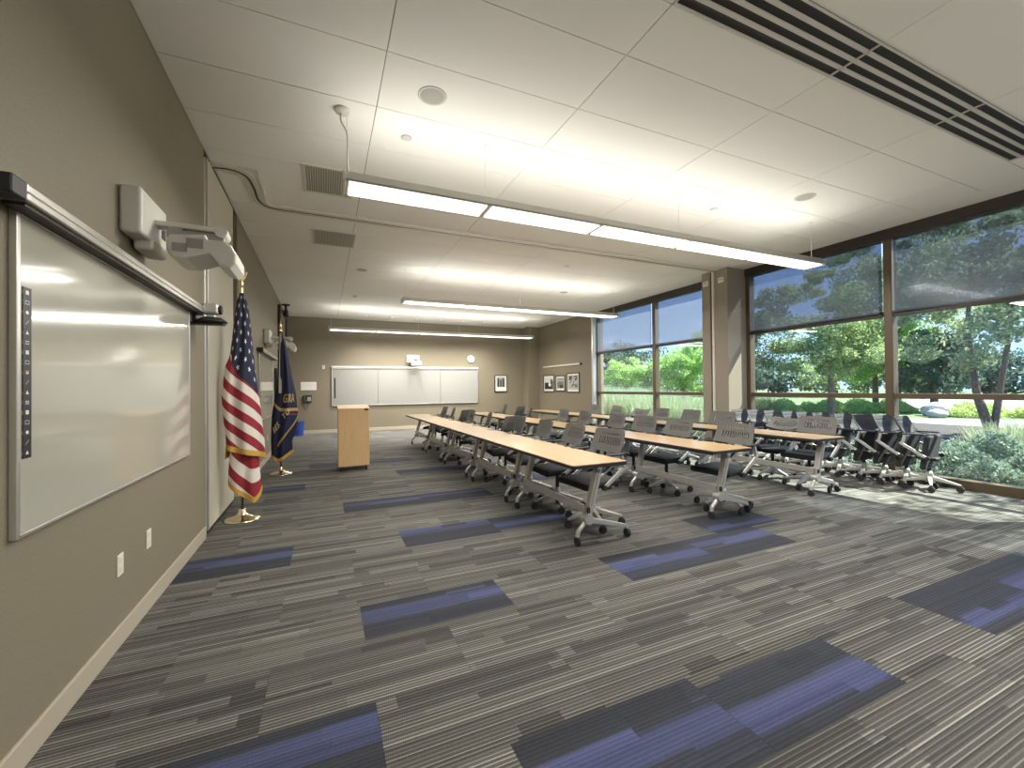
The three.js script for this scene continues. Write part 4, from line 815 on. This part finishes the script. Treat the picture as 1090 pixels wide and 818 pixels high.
function grassClump(label, at, n, h, w, colors, group) {
  const t = thing('grass_clump', label, 'grass', at, 0, group);
  const g = new THREE.BufferGeometry(); g.setAttribute('position', new THREE.Float32BufferAttribute([-0.009, 0, 0, 0.009, 0, 0, 0.006, 0.6, 0.05, -0.006, 0.6, 0.05, 0, 1, 0.22], 3)); g.setIndex([0, 1, 2, 0, 2, 3, 3, 2, 4]); g.computeVertexNormals();
  const im = new THREE.InstancedMesh(g, leafMat, n), m = new THREE.Matrix4(), q = new THREE.Quaternion(), e = new THREE.Euler(), col = new THREE.Color();
  for (let i = 0; i < n; i++) { const a = R(0, 6.28), r = Math.sqrt(rnd()) * w; e.set(R(-0.25, 0.35), R(0, 6.28), R(-0.25, 0.25)); q.setFromEuler(e); const k = h * R(0.6, 1.1); m.compose(V(Math.cos(a) * r, 0, Math.sin(a) * r), q, V(1.4, k, k)); im.setMatrixAt(i, m); const c = colors[Math.floor(rnd() * colors.length)], b = R(0.8, 1.2); col.setRGB(c[0] * b, c[1] * b, c[2] * b); im.setColorAt(i, col); }
  im.name = 'blades'; im.userData.kind = 'stuff'; im.castShadow = im.receiveShadow = true; t.add(im);
}
const STRAW = [[0.40, 0.48, 0.28], [0.34, 0.43, 0.25], [0.48, 0.50, 0.35], [0.3, 0.40, 0.23]];
let gi = 0;
for (const [x, z, w, h] of [[10.2, -10.5, 1.1, 1.2], [10.8, -13, 1.2, 1.35], [11.5, -15.5, 1.3, 1.4], [12.6, -18, 1.4, 1.5], [12.7, -13.6, 1.2, 1.3], [14, -16.2, 1.4, 1.4], [14.5, -20.5, 1.5, 1.6], [16, -18.5, 1.5, 1.4], [16.8, -24.5, 1.8, 1.7], [18, -21.5, 1.7, 1.5]])
  grassClump(`tall pale green ornamental grass outside the far window, ${ORD[gi++]} clump from the building`, [x, GY, z], 2600, h, w, STRAW, 'ornamental grasses outside the far window');
grassClump('green ornamental grass outside, right behind the column', [19.5, GY, -14.6], 2200, 1.0, 1.2, LIME, 'ornamental grasses outside the far window');
grassClump('straw-tipped ornamental grass between the sage shrubs and the birch tree', [12.4, GY, -3.4], 2200, 0.75, 0.9, [...STRAW, [0.45, 0.40, 0.28]], 'ornamental grasses outside the far window');
for (const [x, z, r, label] of [[27.0, -10.4, 0.6, 'rounded pale boulder beyond the path'], [25.6, -9.9, 0.34, 'small boulder left of the rounded pale boulder']]) {
  const g = new THREE.IcosahedronGeometry(r, 4), p = g.attributes.position; for (let i = 0; i < p.count; i++) { const v = V(p.getX(i), p.getY(i), p.getZ(i)), k = 1 + 0.2 * noise.noise(v.x * 2 + 3, v.y * 2, v.z * 2 + r); p.setXYZ(i, v.x * k * 1.3, v.y * k * 0.7, v.z * k); } g.computeVertexNormals();
  const b = obj('boulder', [g], std({ color: lin(0.42, 0.40, 0.37), roughness: 0.95 })); b.position.set(x, GY + r * 0.35, z); b.userData = { label, category: 'rock' };
}

renderer.render(scene, camera);
